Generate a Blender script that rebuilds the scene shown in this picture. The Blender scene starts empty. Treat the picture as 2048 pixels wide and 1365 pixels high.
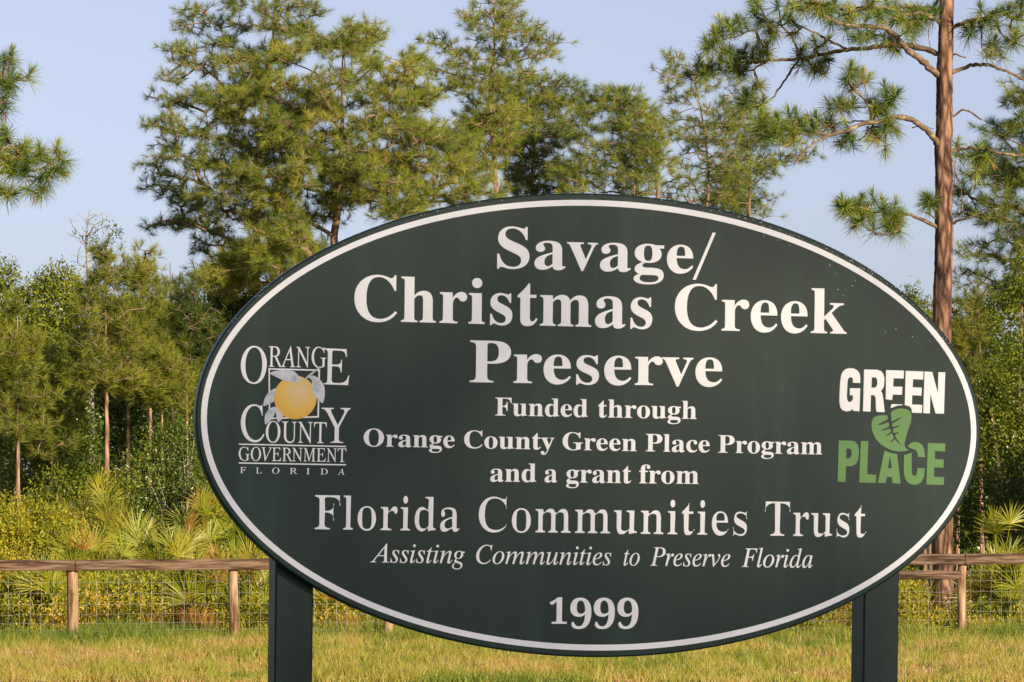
import bpy, math, random
import numpy as np
from mathutils import Vector, Matrix
from mathutils.geometry import interpolate_bezier

sc = bpy.context.scene
COL = sc.collection
R = math.radians

# ------------------------------------------------------------------ camera
LENS, SENSOR, W, H = 127.0, 36.0, 2048.0, 1365.0
F = LENS / SENSOR * W            # focal length in photo pixels
EYE, HOR = 1.5, 1072.0           # eye height (m), horizon row
cam = bpy.data.cameras.new('camera')
cam.lens, cam.sensor_width = LENS, SENSOR
cam.shift_y = (HOR - H / 2) / W
cam.clip_start, cam.clip_end = 0.5, 6000
cam_o = bpy.data.objects.new('camera', cam)
cam_o.location = (0, 0, EYE)
cam_o.rotation_euler = (R(90), 0, 0)
COL.objects.link(cam_o)
sc.camera = cam_o

# ------------------------------------------------------------------ light
SUN_AZ, SUN_EL = 146.0, 17.0     # azimuth clockwise from +Y (the view direction)
sdir = Vector((math.sin(R(SUN_AZ)) * math.cos(R(SUN_EL)), math.cos(R(SUN_AZ)) * math.cos(R(SUN_EL)), math.sin(R(SUN_EL))))
world = bpy.data.worlds.new('World')
sc.world = world
world.use_nodes = True
wn = world.node_tree
bg = wn.nodes['Background']
sky = wn.nodes.new('ShaderNodeTexSky')
sky.sky_type = 'NISHITA'
sky.sun_disc = False
sky.sun_elevation = R(SUN_EL)
sky.sun_rotation = R(SUN_AZ)
sky.air_density = 1.0
sky.dust_density = 0.8
sky.ozone_density = 4.5
hsv = wn.nodes.new('ShaderNodeHueSaturation')
hsv.inputs['Saturation'].default_value = 0.50
tnt = wn.nodes.new('ShaderNodeMixRGB')
tnt.blend_type = 'MULTIPLY'
tnt.inputs[0].default_value = 1.0
tnt.inputs[2].default_value = (1.0, 0.95, 1.06, 1)
wn.links.new(sky.outputs[0], hsv.inputs['Color'])
wn.links.new(hsv.outputs[0], tnt.inputs[1])
wn.links.new(tnt.outputs[0], bg.inputs[0])
bg.inputs[1].default_value = 0.065
sun = bpy.data.lights.new('sun', 'SUN')
sun.energy = 5.0
sun.angle = R(0.6)
sun.color = (1.0, 0.85, 0.61)
sun_o = bpy.data.objects.new('sun', sun)
sun_o.rotation_euler = (-sdir).to_track_quat('-Z', 'Y').to_euler()
sun_o.location = (20, -20, 30)
COL.objects.link(sun_o)
sc.view_settings.view_transform = 'Standard'
sc.view_settings.look = 'None'
sc.view_settings.exposure = 1.0
sc.view_settings.gamma = 1.0
sc.cycles.max_bounces = 6
sc.cycles.diffuse_bounces = 4
sc.cycles.transmission_bounces = 4
sc.cycles.transparent_max_bounces = 4


def P(px, py, Y):
    """world point that stands Y metres away and shows at photo pixel (px, py)"""
    return np.array([(px - W / 2) / F * Y, Y, EYE - (py - HOR) / F * Y])


# ------------------------------------------------------------------ helpers
def tag(o, label=None, cat=None, group=None, kind=None):
    if label: o['label'] = label
    if cat: o['category'] = cat
    if group: o['group'] = group
    if kind: o['kind'] = kind
    return o


def empty(name, loc=(0, 0, 0), parent=None):
    o = bpy.data.objects.new(name, None)
    o.empty_display_size = 0.2
    o.location = loc
    COL.objects.link(o)
    if parent: o.parent = parent
    return o


def np_mesh(name, verts, faces, mat, parent=None, tint=None, smooth=False, origin=None):
    """verts (N,3), faces list of (M,k) integer arrays"""
    verts = np.asarray(verts, dtype=np.float32)
    if origin is not None:
        verts = verts - np.asarray(origin, dtype=np.float32)
    if not isinstance(faces, list): faces = [faces]
    me = bpy.data.meshes.new(name)
    me.vertices.add(len(verts))
    me.vertices.foreach_set('co', verts.ravel())
    tot = np.concatenate([np.full(len(f), f.shape[1]) for f in faces])
    idx = np.concatenate([f.ravel() for f in faces]).astype(np.int32)
    me.loops.add(len(idx))
    me.loops.foreach_set('vertex_index', idx)
    me.polygons.add(len(tot))
    me.polygons.foreach_set('loop_start', np.concatenate([[0], np.cumsum(tot)[:-1]]).astype(np.int32))
    me.polygons.foreach_set('loop_total', tot.astype(np.int32))
    me.polygons.foreach_set('use_smooth', np.full(len(tot), bool(smooth)))
    if tint is not None:
        a = me.attributes.new('tint', 'FLOAT', 'POINT')
        a.data.foreach_set('value', np.asarray(tint, dtype=np.float32))
    me.materials.append(mat)
    me.update(calc_edges=True)
    o = bpy.data.objects.new(name, me)
    COL.objects.link(o)
    if parent: o.parent = parent
    return o


def unit(v):
    return v / np.maximum(np.linalg.norm(v, axis=-1, keepdims=True), 1e-9)


def perp_frame(d):
    ref = np.where(np.abs(d[:, 2:3]) > 0.9, np.array([[1.0, 0, 0]]), np.array([[0, 0, 1.0]]))
    a = unit(np.cross(d, ref))
    return a, np.cross(d, a)


def frusta(p0, p1, r0, r1, k=5):
    """many tapered sticks at once -> verts, quads"""
    n = len(p0)
    d = unit(p1 - p0)
    a, b = perp_frame(d)
    ang = np.arange(k) / k * 2 * math.pi
    ring = np.cos(ang)[None, :, None] * a[:, None] + np.sin(ang)[None, :, None] * b[:, None]
    v0 = p0[:, None] + ring * r0[:, None, None]
    v1 = p1[:, None] + ring * r1[:, None, None]
    v = np.concatenate([v0, v1], axis=1).reshape(-1, 3)
    i = np.arange(k)
    j = (i + 1) % k
    q = np.stack([i, j, j + k, i + k], axis=1)
    f = (q[None] + (np.arange(n) * 2 * k)[:, None, None]).reshape(-1, 4)
    return v, f


def tube(pts, rad, k=10, rng=None, rough=0.0, cap=True):
    """one continuous tube along pts"""
    pts = np.asarray(pts, float)
    rad = np.asarray(rad, float)
    t = np.gradient(pts, axis=0)
    t = unit(t)
    a = np.zeros_like(t)
    a0 = np.array([1.0, 0, 0]) if abs(t[0][0]) < 0.9 else np.array([0, 1.0, 0])
    for i in range(len(pts)):
        a0 = a0 - t[i] * a0.dot(t[i])
        a0 /= np.linalg.norm(a0)
        a[i] = a0
    b = np.cross(t, a)
    ang = np.arange(k) / k * 2 * math.pi
    rr = rad[:, None] * np.ones((1, k))
    if rng is not None and rough > 0:
        rr = rr * (1 + rng.normal(0, rough, rr.shape))
    v = pts[:, None] + (np.cos(ang)[None, :, None] * a[:, None] + np.sin(ang)[None, :, None] * b[:, None]) * rr[:, :, None]
    v = v.reshape(-1, 3)
    i = np.arange(k)
    j = (i + 1) % k
    q = np.stack([i, j, j + k, i + k], axis=1)
    f = (q[None] + (np.arange(len(pts) - 1) * k)[:, None, None]).reshape(-1, 4)
    faces = [f]
    if cap:
        faces.append(np.array([list(range(k))[::-1]]))
        faces.append(np.array([[(len(pts) - 1) * k + x for x in range(k)]]))
    return v, faces


def box(x0, x1, y0, y1, z0, z1, bev=0.0):
    """box with small chamfers on every edge -> verts, faces (list)"""
    b = bev
    if b <= 0:
        v = np.array([[x, y, z] for z in (z0, z1) for y in (y0, y1) for x in (x0, x1)])
        f = np.array([[0, 2, 3, 1], [4, 5, 7, 6], [0, 1, 5, 4], [2, 6, 7, 3], [0, 4, 6, 2], [1, 3, 7, 5]])
        return v, [f]
    import bmesh
    bm = bmesh.new()
    v, f = box(x0, x1, y0, y1, z0, z1)
    vs = [bm.verts.new(p) for p in v]
    for q in f[0]: bm.faces.new([vs[i] for i in q])
    bmesh.ops.bevel(bm, geom=bm.edges[:], offset=b, segments=1, affect='EDGES')
    bm.verts.index_update()
    vv = np.array([p.co[:] for p in bm.verts])
    groups = {}
    for fa in bm.faces:
        groups.setdefault(len(fa.verts), []).append([p.index for p in fa.verts])
    bm.free()
    return vv, [np.array(g) for g in groups.values()]


class Acc:
    def __init__(self): self.v, self.f, self.t, self.n = [], {}, [], 0
    def add(self, v, faces, tint=None):
        if not isinstance(faces, list): faces = [faces]
        for f in faces:
            f = np.asarray(f)
            self.f.setdefault(f.shape[1], []).append(f + self.n)
        self.v.append(np.asarray(v, float))
        self.t.append(np.full(len(v), 0.5) if tint is None else np.broadcast_to(np.asarray(tint, float), (len(v),)))
        self.n += len(v)
        return self
    def build(self, name, mat, parent=None, smooth=False, origin=None):
        return np_mesh(name, np.concatenate(self.v), [np.concatenate(x) for x in self.f.values()], mat, parent,
                       np.concatenate(self.t), smooth, origin)


# ------------------------------------------------------------------ materials
def new_mat(name):
    m = bpy.data.materials.new(name)
    m.use_nodes = True
    nt = m.node_tree
    nt.nodes.clear()
    out = nt.nodes.new('ShaderNodeOutputMaterial')
    return m, nt, out


def ramp(nt, stops, fac):
    r = nt.nodes.new('ShaderNodeValToRGB')
    while len(r.color_ramp.elements) > 1: r.color_ramp.elements.remove(r.color_ramp.elements[-1])
    for i, (p, c) in enumerate(stops):
        e = r.color_ramp.elements[0] if i == 0 else r.color_ramp.elements.new(p)
        e.position = p
        e.color = (*c, 1)
    nt.links.new(fac, r.inputs[0])
    return r.outputs[0]


def tex(nt, kind, scale, coord='Object', stretch=(1, 1, 1), detail=4, rough=0.6):
    tc = nt.nodes.new('ShaderNodeTexCoord')
    mp = nt.nodes.new('ShaderNodeMapping')
    mp.inputs['Scale'].default_value = stretch
    nt.links.new(tc.outputs[coord], mp.inputs[0])
    t = nt.nodes.new('ShaderNodeTexNoise' if kind == 'noise' else 'ShaderNodeTexVoronoi')
    t.inputs['Scale'].default_value = scale
    if kind == 'noise':
        t.inputs['Detail'].default_value = detail
        t.inputs['Roughness'].default_value = rough
    nt.links.new(mp.outputs[0], t.inputs['Vector'])
    return t


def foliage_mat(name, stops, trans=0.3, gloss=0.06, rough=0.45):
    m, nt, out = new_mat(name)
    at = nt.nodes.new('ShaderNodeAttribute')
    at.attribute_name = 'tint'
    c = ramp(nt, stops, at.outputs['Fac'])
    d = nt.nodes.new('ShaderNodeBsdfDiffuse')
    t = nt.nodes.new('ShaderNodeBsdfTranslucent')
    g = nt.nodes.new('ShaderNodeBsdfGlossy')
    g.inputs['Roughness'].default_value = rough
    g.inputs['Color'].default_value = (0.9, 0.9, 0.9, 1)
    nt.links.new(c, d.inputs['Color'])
    nt.links.new(c, t.inputs['Color'])
    m1 = nt.nodes.new('ShaderNodeMixShader')
    m1.inputs[0].default_value = trans
    m2 = nt.nodes.new('ShaderNodeMixShader')
    m2.inputs[0].default_value = gloss
    nt.links.new(d.outputs[0], m1.inputs[1])
    nt.links.new(t.outputs[0], m1.inputs[2])
    nt.links.new(m1.outputs[0], m2.inputs[1])
    nt.links.new(g.outputs[0], m2.inputs[2])
    nt.links.new(m2.outputs[0], out.inputs[0])
    return m


def solid_mat(name, col, rough=0.5, var=None, scale=8, stretch=(1, 1, 1), bump=0.0, bscale=60, spec=0.5, bstretch=(1, 1, 1)):
    m, nt, out = new_mat(name)
    b = nt.nodes.new('ShaderNodeBsdfPrincipled')
    b.inputs['Roughness'].default_value = rough
    b.inputs['Specular IOR Level'].default_value = spec
    if var:
        t = tex(nt, 'noise', scale, stretch=stretch)
        nt.links.new(ramp(nt, var, t.outputs['Fac']), b.inputs['Base Color'])
    else:
        b.inputs['Base Color'].default_value = (*col, 1)
    if bump > 0:
        n = tex(nt, 'noise', bscale, stretch=bstretch)
        bp = nt.nodes.new('ShaderNodeBump')
        bp.inputs['Strength'].default_value = bump
        bp.inputs['Distance'].default_value = 0.01
        nt.links.new(n.outputs['Fac'], bp.inputs['Height'])
        nt.links.new(bp.outputs[0], b.inputs['Normal'])
    nt.links.new(b.outputs[0], out.inputs[0])
    return m


def bark_mat(name, dark, mid, light, scale=9.0):
    """plated bark: tall irregular cells with dark cracks"""
    m, nt, out = new_mat(name)
    b = nt.nodes.new('ShaderNodeBsdfPrincipled')
    b.inputs['Roughness'].default_value = 0.9
    b.inputs['Specular IOR Level'].default_value = 0.15
    n = tex(nt, 'noise', scale * 0.8, stretch=(1, 1, 0.28), detail=6, rough=0.7)
    v = tex(nt, 'voronoi', scale, stretch=(1.3, 1.3, 0.32))
    v.feature = 'DISTANCE_TO_EDGE'
    mx = nt.nodes.new('ShaderNodeMath')
    mx.operation = 'MULTIPLY_ADD'
    mx.inputs[1].default_value = 1.1
    mx.use_clamp = True
    nt.links.new(v.outputs['Distance'], mx.inputs[0])
    nt.links.new(n.outputs['Fac'], mx.inputs[2])
    sub = nt.nodes.new('ShaderNodeMath')
    sub.operation = 'SUBTRACT'
    sub.inputs[1].default_value = 0.08
    nt.links.new(mx.outputs[0], sub.inputs[0])
    c = ramp(nt, [(0.34, dark), (0.54, mid), (0.8, light)], sub.outputs[0])
    nt.links.new(c, b.inputs['Base Color'])
    bp = nt.nodes.new('ShaderNodeBump')
    bp.inputs['Strength'].default_value = 0.8
    bp.inputs['Distance'].default_value = 0.03
    nt.links.new(sub.outputs[0], bp.inputs['Height'])
    nt.links.new(bp.outputs[0], b.inputs['Normal'])
    nt.links.new(b.outputs[0], out.inputs[0])
    return m


M = {}
M['needles'] = foliage_mat('pine_needles', [(0.0, (0.0493, 0.0945, 0.0239)), (0.35, (0.1370, 0.1828, 0.0286)), (0.7, (0.2631, 0.2837, 0.0358)), (1.0, (0.3945, 0.3153, 0.0595))], 0.36, .012)
M['needles_near'] = foliage_mat('long_pine_needles', [(0.0, (0.0403, 0.0896, 0.0330)), (0.4, (0.1265, 0.1848, 0.0352)), (0.8, (0.2875, 0.3248, 0.0385)), (1.0, (0.4600, 0.2240, 0.0660))], 0.34, 0.02)
M['young'] = foliage_mat('young_pine_needles', [(0.0, (0.0397, 0.0730, 0.0136)), (0.5, (0.1638, 0.1858, 0.0233)), (1.0, (0.2975, 0.2814, 0.0340))], 0.40, .012)
M['leaf'] = foliage_mat('broad_leaves', [(0.0, (0.0323, 0.0630, 0.0102)), (0.45, (0.1237, 0.1628, 0.0204)), (0.8, (0.2687, 0.2730, 0.0286)), (1.0, (0.3870, 0.3360, 0.0510))], 0.38, 0.02, 0.3)
M['gloss_leaf'] = foliage_mat('glossy_leaves', [(0.0, (0.0360, 0.0660, 0.0144)), (0.45, (0.1200, 0.1560, 0.0264)), (0.8, (0.2640, 0.2640, 0.0360)), (1.0, (0.3840, 0.3360, 0.0600))], 0.30, 0.035, 0.3)
M['scrub'] = foliage_mat('scrub_leaves', [(0.0, (0.0542, 0.0872, 0.0104)), (0.4, (0.1949, 0.2150, 0.0208)), (0.75, (0.3898, 0.3487, 0.0229)), (1.0, (0.5199, 0.3372, 0.0520))], 0.38, 0.015)
M['frond'] = foliage_mat('palmetto_blades', [(0.0, (0.0917, 0.1207, 0.0101)), (0.6, (0.2328, 0.2496, 0.0158)), (1.0, (0.3386, 0.2900, 0.0288))], 0.36, 0.03)
M['dead'] = foliage_mat('dead_palmetto_blades', [(0.0, (0.1404, 0.0545, 0.0106)), (0.6, (0.2592, 0.1090, 0.0168)), (1.0, (0.2700, 0.1664, 0.0528))], 0.25, 0.015)
M['grass'] = foliage_mat('grass_blades', [(0.0, (0.0757, 0.1208, 0.0134)), (0.3, (0.1892, 0.2013, 0.0209)), (0.52, (0.3329, 0.2818, 0.0502)), (0.78, (0.3178, 0.1771, 0.0711)), (1.0, (0.4691, 0.3704, 0.2009))], 0.3, 0.015)
M['bark'] = bark_mat('pine_bark', (.020, .011, .009), (.105, .056, .038), (.26, .155, .105), 6.0)
M['bark_far'] = bark_mat('far_pine_bark', (.07, .040, .026), (.19, .11, .07), (.33, .21, .14), 7)
M['limb'] = solid_mat('limb_bark', (.2, .12, .08), 0.9, [(0.3, (.055, .035, .025)), (0.55, (.15, .10, .065)), (0.72, (.34, .27, .17))], 9, bump=0.4, bscale=40, spec=.15)
M['limb_far'] = solid_mat('far_limb_bark', (.2, .12, .08), 0.9, [(0.3, (.085, .055, .042)), (0.7, (.25, .165, .11))], 3, spec=.15)
M['grey_limb'] = solid_mat('pale_dead_bark', (.4, .36, .32), 0.9, [(0.3, (.13, .11, .095)), (0.7, (.30, .27, .235))], 5, spec=.15)

# ------------------------------------------------------------------ ground
def ground_mat():
    m, nt, out = new_mat('mown_field')
    b = nt.nodes.new('ShaderNodeBsdfPrincipled')
    b.inputs['Roughness'].default_value = 1.0
    b.inputs['Specular IOR Level'].default_value = 0.1
    t = tex(nt, 'noise', 0.5, detail=8, rough=0.7)
    nt.links.new(ramp(nt, [(0.3, (.07, .075, .018)), (0.5, (.15, .13, .032)), (0.7, (.20, .125, .05))], t.outputs['Fac']), b.inputs['Base Color'])
    nt.links.new(b.outputs[0], out.inputs[0])
    return m


gx, gy = np.meshgrid(np.linspace(-2500, 2500, 41), np.linspace(-600, 5000, 41))
gv = np.stack([gx.ravel(), gy.ravel(), np.zeros(gx.size)], 1)
ii = np.arange(40)[None, :] + 41 * np.arange(40)[:, None]
gf = np.stack([ii, ii + 1, ii + 42, ii + 41], -1).reshape(-1, 4)
tag(np_mesh('ground', gv, gf, ground_mat()), kind='structure')


def vnoise(x, y, s, seed):
    """smooth value noise, 0..1"""
    r = np.random.default_rng(seed).random((256, 256))
    x, y = x / s + 1000, y / s + 1000
    i, j = np.floor(x).astype(int), np.floor(y).astype(int)
    fx, fy = x - i, y - j
    fx, fy = fx * fx * (3 - 2 * fx), fy * fy * (3 - 2 * fy)
    g = lambda a, b: r[a % 256, b % 256]
    return (g(i, j) * (1 - fx) + g(i + 1, j) * fx) * (1 - fy) + (g(i, j + 1) * (1 - fx) + g(i + 1, j + 1) * fx) * fy


def blades(x, y, h, w, lean, tint, rng, z0=0.0):
    n = len(x)
    ph = rng.uniform(0, 2 * math.pi, n)
    base = np.stack([x, y, np.full(n, z0)], 1)
    la = rng.uniform(0, 2 * math.pi, n)
    tip = base + np.stack([np.cos(la) * lean * h, np.sin(la) * lean * h, h], 1)
    mid = base * 0.5 + tip * 0.5 + np.stack([np.zeros(n), np.zeros(n), h * 0.12], 1)
    wv = np.stack([np.cos(ph), np.sin(ph) * 0.5, np.zeros(n)], 1) * (w / 2)[:, None]
    v = np.stack([base - wv, base + wv, mid + wv * .8, mid - wv * .8, tip], 1).reshape(-1, 3)
    o = (np.arange(n) * 5)[:, None]
    q = o + np.array([[0, 1, 2, 3]])
    t = o + np.array([[3, 2, 4]])
    return v, [q, t], np.repeat(tint, 5)


def grass():
    rng = np.random.default_rng(3)
    n = 190000
    y = rng.uniform(35.5, 50.6, n)
    x = rng.uniform(-1, 1, n) * (0.155 * y + 0.4)
    n1 = vnoise(x, y * .5, .9, 1) * .5 + vnoise(x, y * .6, .28, 2) * .5
    n2 = .6 * vnoise(x, y * .5, 1.7, 15) + .4 * vnoise(x, y * .4, .55, 16)
    edge = np.clip((y - 46.3) / 2.5, 0, 1)             # lusher towards the fence
    keep = rng.random(n) < (0.45 + 0.8 * n1)
    h = (0.05 + 0.10 * rng.random(n)) * (0.35 + 1.6 * n1 ** 1.4) * (1 + 0.9 * edge)
    tint = np.clip(0.42 + (n1 - .5) * -0.3 + (n2 - .5) * 1.1 - edge * 0.30 + .08 * (y < 45) + rng.normal(0, .15, n), 0, 1)
    a = Acc()
    v, f, t = blades(x[keep], y[keep], h[keep], np.full(keep.sum(), .010), rng.uniform(.1, .8, keep.sum()), tint[keep], rng)
    a.add(v, f, t)
    # taller weedy tufts standing out of the mown grass
    for k in range(420):
        cy = rng.uniform(37, 49.5)
        cx = rng.uniform(-1, 1) * (0.15 * cy)
        m = int(rng.integers(14, 40))
        v, f, t = blades(cx + rng.normal(0, .06, m), cy + rng.normal(0, .06, m), rng.uniform(.10, .24, m), np.full(m, .009), rng.uniform(.1, .7, m), np.clip(rng.normal(rng.choice([.15, .3, .55, .75]), .1, m), 0, 1), rng)
        a.add(v, f, t)
    # long uncut fringe under the fence wire
    n = 16000
    y = 49.9 + rng.normal(0, .38, n)
    x = rng.uniform(-7.9, 7.9, n)
    k = vnoise(x, y * .7, .5, 8)
    h = rng.uniform(.12, .30, n) * (.35 + 1.15 * k)
    v, f, t = blades(x, y, h, np.full(n, .010), rng.uniform(.05, .6, n), np.clip(.22 + rng.normal(0, .16, n) + (k < .3) * .25, 0, 1), rng)
    a.add(v, f, t)
    o = a.build('grass', M['grass'])
    tag(o, 'mown yellow and rusty grass with a longer green fringe under the fence', 'grass', kind='stuff')


grass()

# ------------------------------------------------------------------ the sign
SY = 8.4                                        # distance of the sign
YAW, ROLL = R(14.0), R(-0.75)
sc_c = P(1176, 850, SY)
Rm = Matrix.Rotation(YAW, 3, 'Z') @ Matrix.Rotation(-ROLL, 3, 'Y')
s_right = np.array(Rm @ Vector((1, 0, 0)))
s_back = np.array(Rm @ Vector((0, 1, 0)))
s_up = np.array(Rm @ Vector((0, 0, 1)))
s_org = sc_c - s_up * (sc_c[2] / s_up[2])       # base of the sign on the ground


def S(px, py):
    """photo pixel -> (u, v) on the sign's front plane, metres"""
    d = np.array([(px - W / 2) / F, 1.0, -(py - HOR) / F])
    c = np.array([0, 0, EYE])
    t = (sc_c - c).dot(s_back) / d.dot(s_back)
    p = c + d * t - s_org
    return float(p.dot(s_right)), float(p.dot(s_up))


sign = empty('park_sign', s_org)
sign.rotation_euler = Rm.to_euler()
tag(sign, 'large oval dark green preserve sign with white lettering on two square green posts', 'sign')


def panel_mat(name):
    m, nt, out = new_mat(name)
    b = nt.nodes.new('ShaderNodeBsdfPrincipled')
    n1 = tex(nt, 'noise', 3.2, stretch=(2.2, 1, .32), detail=6, rough=.65)
    n2 = tex(nt, 'noise', 260.0, detail=2)
    c = ramp(nt, [(0.3, (.0028, .0175, .0145)), (0.52, (.0042, .0235, .0192)), (0.64, (.0100, .0345, .0280)), (.78, (.021, .050, .041))], n1.outputs['Fac'])
    mx = nt.nodes.new('ShaderNodeMixRGB')
    mx.blend_type = 'MULTIPLY'
    mx.inputs[0].default_value = 0.5
    nt.links.new(c, mx.inputs[1])
    nt.links.new(ramp(nt, [(0.35, (.6, .6, .6)), (0.65, (1.25, 1.25, 1.25))], n2.outputs['Fac']), mx.inputs[2])
    nt.links.new(mx.outputs[0], b.inputs['Base Color'])
    b.inputs['Roughness'].default_value = 0.42
    b.inputs['Specular IOR Level'].default_value = 0.22
    bp = nt.nodes.new('ShaderNodeBump')
    bp.inputs['Strength'].default_value = 0.12
    bp.inputs['Distance'].default_value = 0.002
    nt.links.new(n2.outputs['Fac'], bp.inputs['Height'])
    nt.links.new(bp.outputs[0], b.inputs['Normal'])
    nt.links.new(b.outputs[0], out.inputs[0])
    return m


M['panel'] = panel_mat('dark_green_paint')
M['white'] = solid_mat('white_vinyl', (.8, .8, .8), .38, [(0.3, (.82, .825, .83)), (0.7, (.87, .87, .87))], 5)
M['lime'] = solid_mat('green_vinyl', (.045, .20, .007), .38, [(0.3, (.040, .185, .006)), (0.7, (.052, .215, .008))], 12)
M['fruit'] = None
M['leaf_grey'] = solid_mat('weathered_silver_leaf', (.6, .62, .66), .5, [(0.35, (.42, .47, .50)), (0.5, (.60, .62, .66)), (0.7, (.74, .75, .78))], 60)
M['drop'] = solid_mat('water_drop', (.9, .9, .9), .05)


def fruit_mat():
    m, nt, out = new_mat('faded_orange_print')
    b = nt.nodes.new('ShaderNodeBsdfPrincipled')
    tc = nt.nodes.new('ShaderNodeTexCoord')
    # printed fade of the fruit: pale near the stalk end, deep orange at the rim
    vd = nt.nodes.new('ShaderNodeVectorMath')
    vd.operation = 'DISTANCE'
    fu, fv = S(600, 783)
    vd.inputs[1].default_value = (fu, -.002, fv)
    nt.links.new(tc.outputs['Object'], vd.inputs[0])
    sca = nt.nodes.new('ShaderNodeMath')
    sca.operation = 'MULTIPLY'
    sca.inputs[1].default_value = 1 / .098
    nt.links.new(vd.outputs['Value'], sca.inputs[0])
    n = tex(nt, 'noise', 40)
    ad = nt.nodes.new('ShaderNodeMath')
    ad.operation = 'MULTIPLY_ADD'
    ad.inputs[1].default_value = .18
    nt.links.new(n.outputs['Fac'], ad.inputs[0])
    nt.links.new(sca.outputs[0], ad.inputs[2])
    c = ramp(nt, [(0.12, (.78, .55, .27)), (0.32, (.78, .52, .17)), (0.52, (.82, .50, .05)), (.70, (.80, .42, .008))], ad.outputs[0])
    nt.links.new(c, b.inputs['Base Color'])
    b.inputs['Roughness'].default_value = .4
    nt.links.new(b.outputs[0], out.inputs[0])
    return m


M['fruit'] = fruit_mat()

# ---- oval board
fL, fR = S(391, 846)[0], S(1962, 858)[0]
fT, fB = S(1160, 386)[1], S(1176, 1315)[1]
eu, ev = (fL + fR) / 2, (fT + fB) / 2
ea, eb = (fR - fL) / 2, (fT - fB) / 2
THK = 0.038


def oval(a, b, y, n=192):
    t = np.arange(n) / n * 2 * math.pi
    return np.stack([eu + a * np.cos(t), np.full(n, y), ev + b * np.sin(t)], 1)


def oval_solid(prof, n=192):
    """prof: list of (inset, y) from the front centre to the back centre"""
    v = np.concatenate([oval(ea - s, eb - s, y, n) for s, y in prof])
    i = np.arange(n)
    j = (i + 1) % n
    fs = [np.stack([k * n + i, k * n + j, (k + 1) * n + j, (k + 1) * n + i], 1) for k in range(len(prof) - 1)]
    return v, [np.concatenate(fs)], n


v, f, n = oval_solid([(.004, 0), (.0012, .0012), (0, .004), (0, THK - .004), (.004, THK)])
f += [np.array([list(range(n))]), np.array([[4 * n + k for k in range(n)][::-1]])]
np_mesh('panel', v, f, M['panel'], sign)
# ---- white stripe
rO = (S(1952, 858)[0] - S(401, 846)[0]) / 2
ins_o = ea - rO
ins_v = ((S(1160, 398)[1] - S(1176, 1300)[1]) / 2)
def ring(n=192):
    w = 0.0136
    bo = ins_v
    prof = [(rO, bo, -.0002), (rO, bo, -.0012), (rO - w, bo - w, -.0012), (rO - w, bo - w, -.0002)]
    v = np.concatenate([oval(a, b, y, n) for a, b, y in prof])
    i = np.arange(n)
    j = (i + 1) % n
    f = np.concatenate([np.stack([k * n + j, k * n + i, (k + 1) % 4 * n + i, (k + 1) % 4 * n + j], 1) for k in range(4)])
    return v, f
v, f = ring()
np_mesh('border_stripe', v, f, M['white'], sign)


def in_poly(x, y, poly):
    c = False
    n = len(poly)
    for i in range(n):
        x1, y1 = poly[i]
        x2, y2 = poly[i - 1]
        if (y1 > y) != (y2 > y) and x < (x2 - x1) * (y - y1) / (y2 - y1) + x1: c = not c
    return c


def area(q):
    return 0.5 * np.sum(q[:, 0] * np.roll(q[:, 1], -1) - np.roll(q[:, 0], -1) * q[:, 1])


def fill(name, loops, mat, parent, y0=-.0002, thick=.0010):
    """closed flat outlines (holes included) cut from vinyl: loops in (u, v)"""
    loops = [np.asarray(q, float) for q in loops]
    def within(h, q):
        qq = [tuple(p) for p in q]
        return h is not q and all(in_poly(p[0], p[1], qq) for p in h[::3])
    is_hole = [any(within(h, q) for q in loops) for h in loops]
    outer = [q for q, k in zip(loops, is_hole) if not k]
    if len(outer) > 1 and mat is M['white']:
        holes = [q for q, k in zip(loops, is_hole) if k]
        a = Acc()
        for k, q in enumerate(outer):
            inside = [h for h in holes if in_poly(h[0][0], h[0][1], [tuple(p) for p in q])]
            ob = fill(name, [q] + inside, mat, parent, y0 - .00006 * (k % 2), thick)
            me = ob.data
            vv = np.array([v.co[:] for v in me.vertices])
            g = {}
            for pf in me.polygons: g.setdefault(len(pf.vertices), []).append(list(pf.vertices))
            a.add(vv, [np.array(x) for x in g.values()])
            bpy.data.objects.remove(ob)
            bpy.data.meshes.remove(me)
        return a.build(name, mat, parent)
    cu = bpy.data.curves.new(name, 'CURVE')
    cu.dimensions = '2D'
    cu.fill_mode = 'BOTH'
    cu.extrude = thick / 2
    for lp in loops:
        s = cu.splines.new('POLY')
        s.points.add(len(lp) - 1)
        s.points.foreach_set('co', np.array([[p[0], p[1], 0, 1] for p in lp], dtype=np.float32).ravel())
        s.use_cyclic_u = True
    o = bpy.data.objects.new(name, cu)
    COL.objects.link(o)
    dg = bpy.context.evaluated_depsgraph_get()
    me = bpy.data.meshes.new_from_object(o.evaluated_get(dg))
    bpy.data.objects.remove(o)
    bpy.data.curves.remove(cu)
    co = np.empty(len(me.vertices) * 3, dtype=np.float32)
    me.vertices.foreach_get('co', co)
    co = co.reshape(-1, 3)
    co = np.stack([co[:, 0], -co[:, 2] + y0 - thick / 2, co[:, 1]], 1)
    me.vertices.foreach_set('co', co.ravel())
    me.name = name
    me.materials.clear()
    me.materials.append(mat)
    me.update()
    ob = bpy.data.objects.new(name, me)
    COL.objects.link(ob)
    ob.parent = parent
    return ob


def mathchars(s, style):
    o = ''
    for c in s:
        if style == 'bold':
            if c.isupper(): c = chr(0x1D400 + ord(c) - 65)
            elif c.islower(): c = chr(0x1D41A + ord(c) - 97)
            elif c.isdigit(): c = chr(0x1D7CE + ord(c) - 48)
        elif style == 'italic':
            if c.isupper(): c = chr(0x1D434 + ord(c) - 65)
            elif c == 'h': c = '\u210e'
            elif c.islower(): c = chr(0x1D44E + ord(c) - 97)
        o += c
    return o


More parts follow.
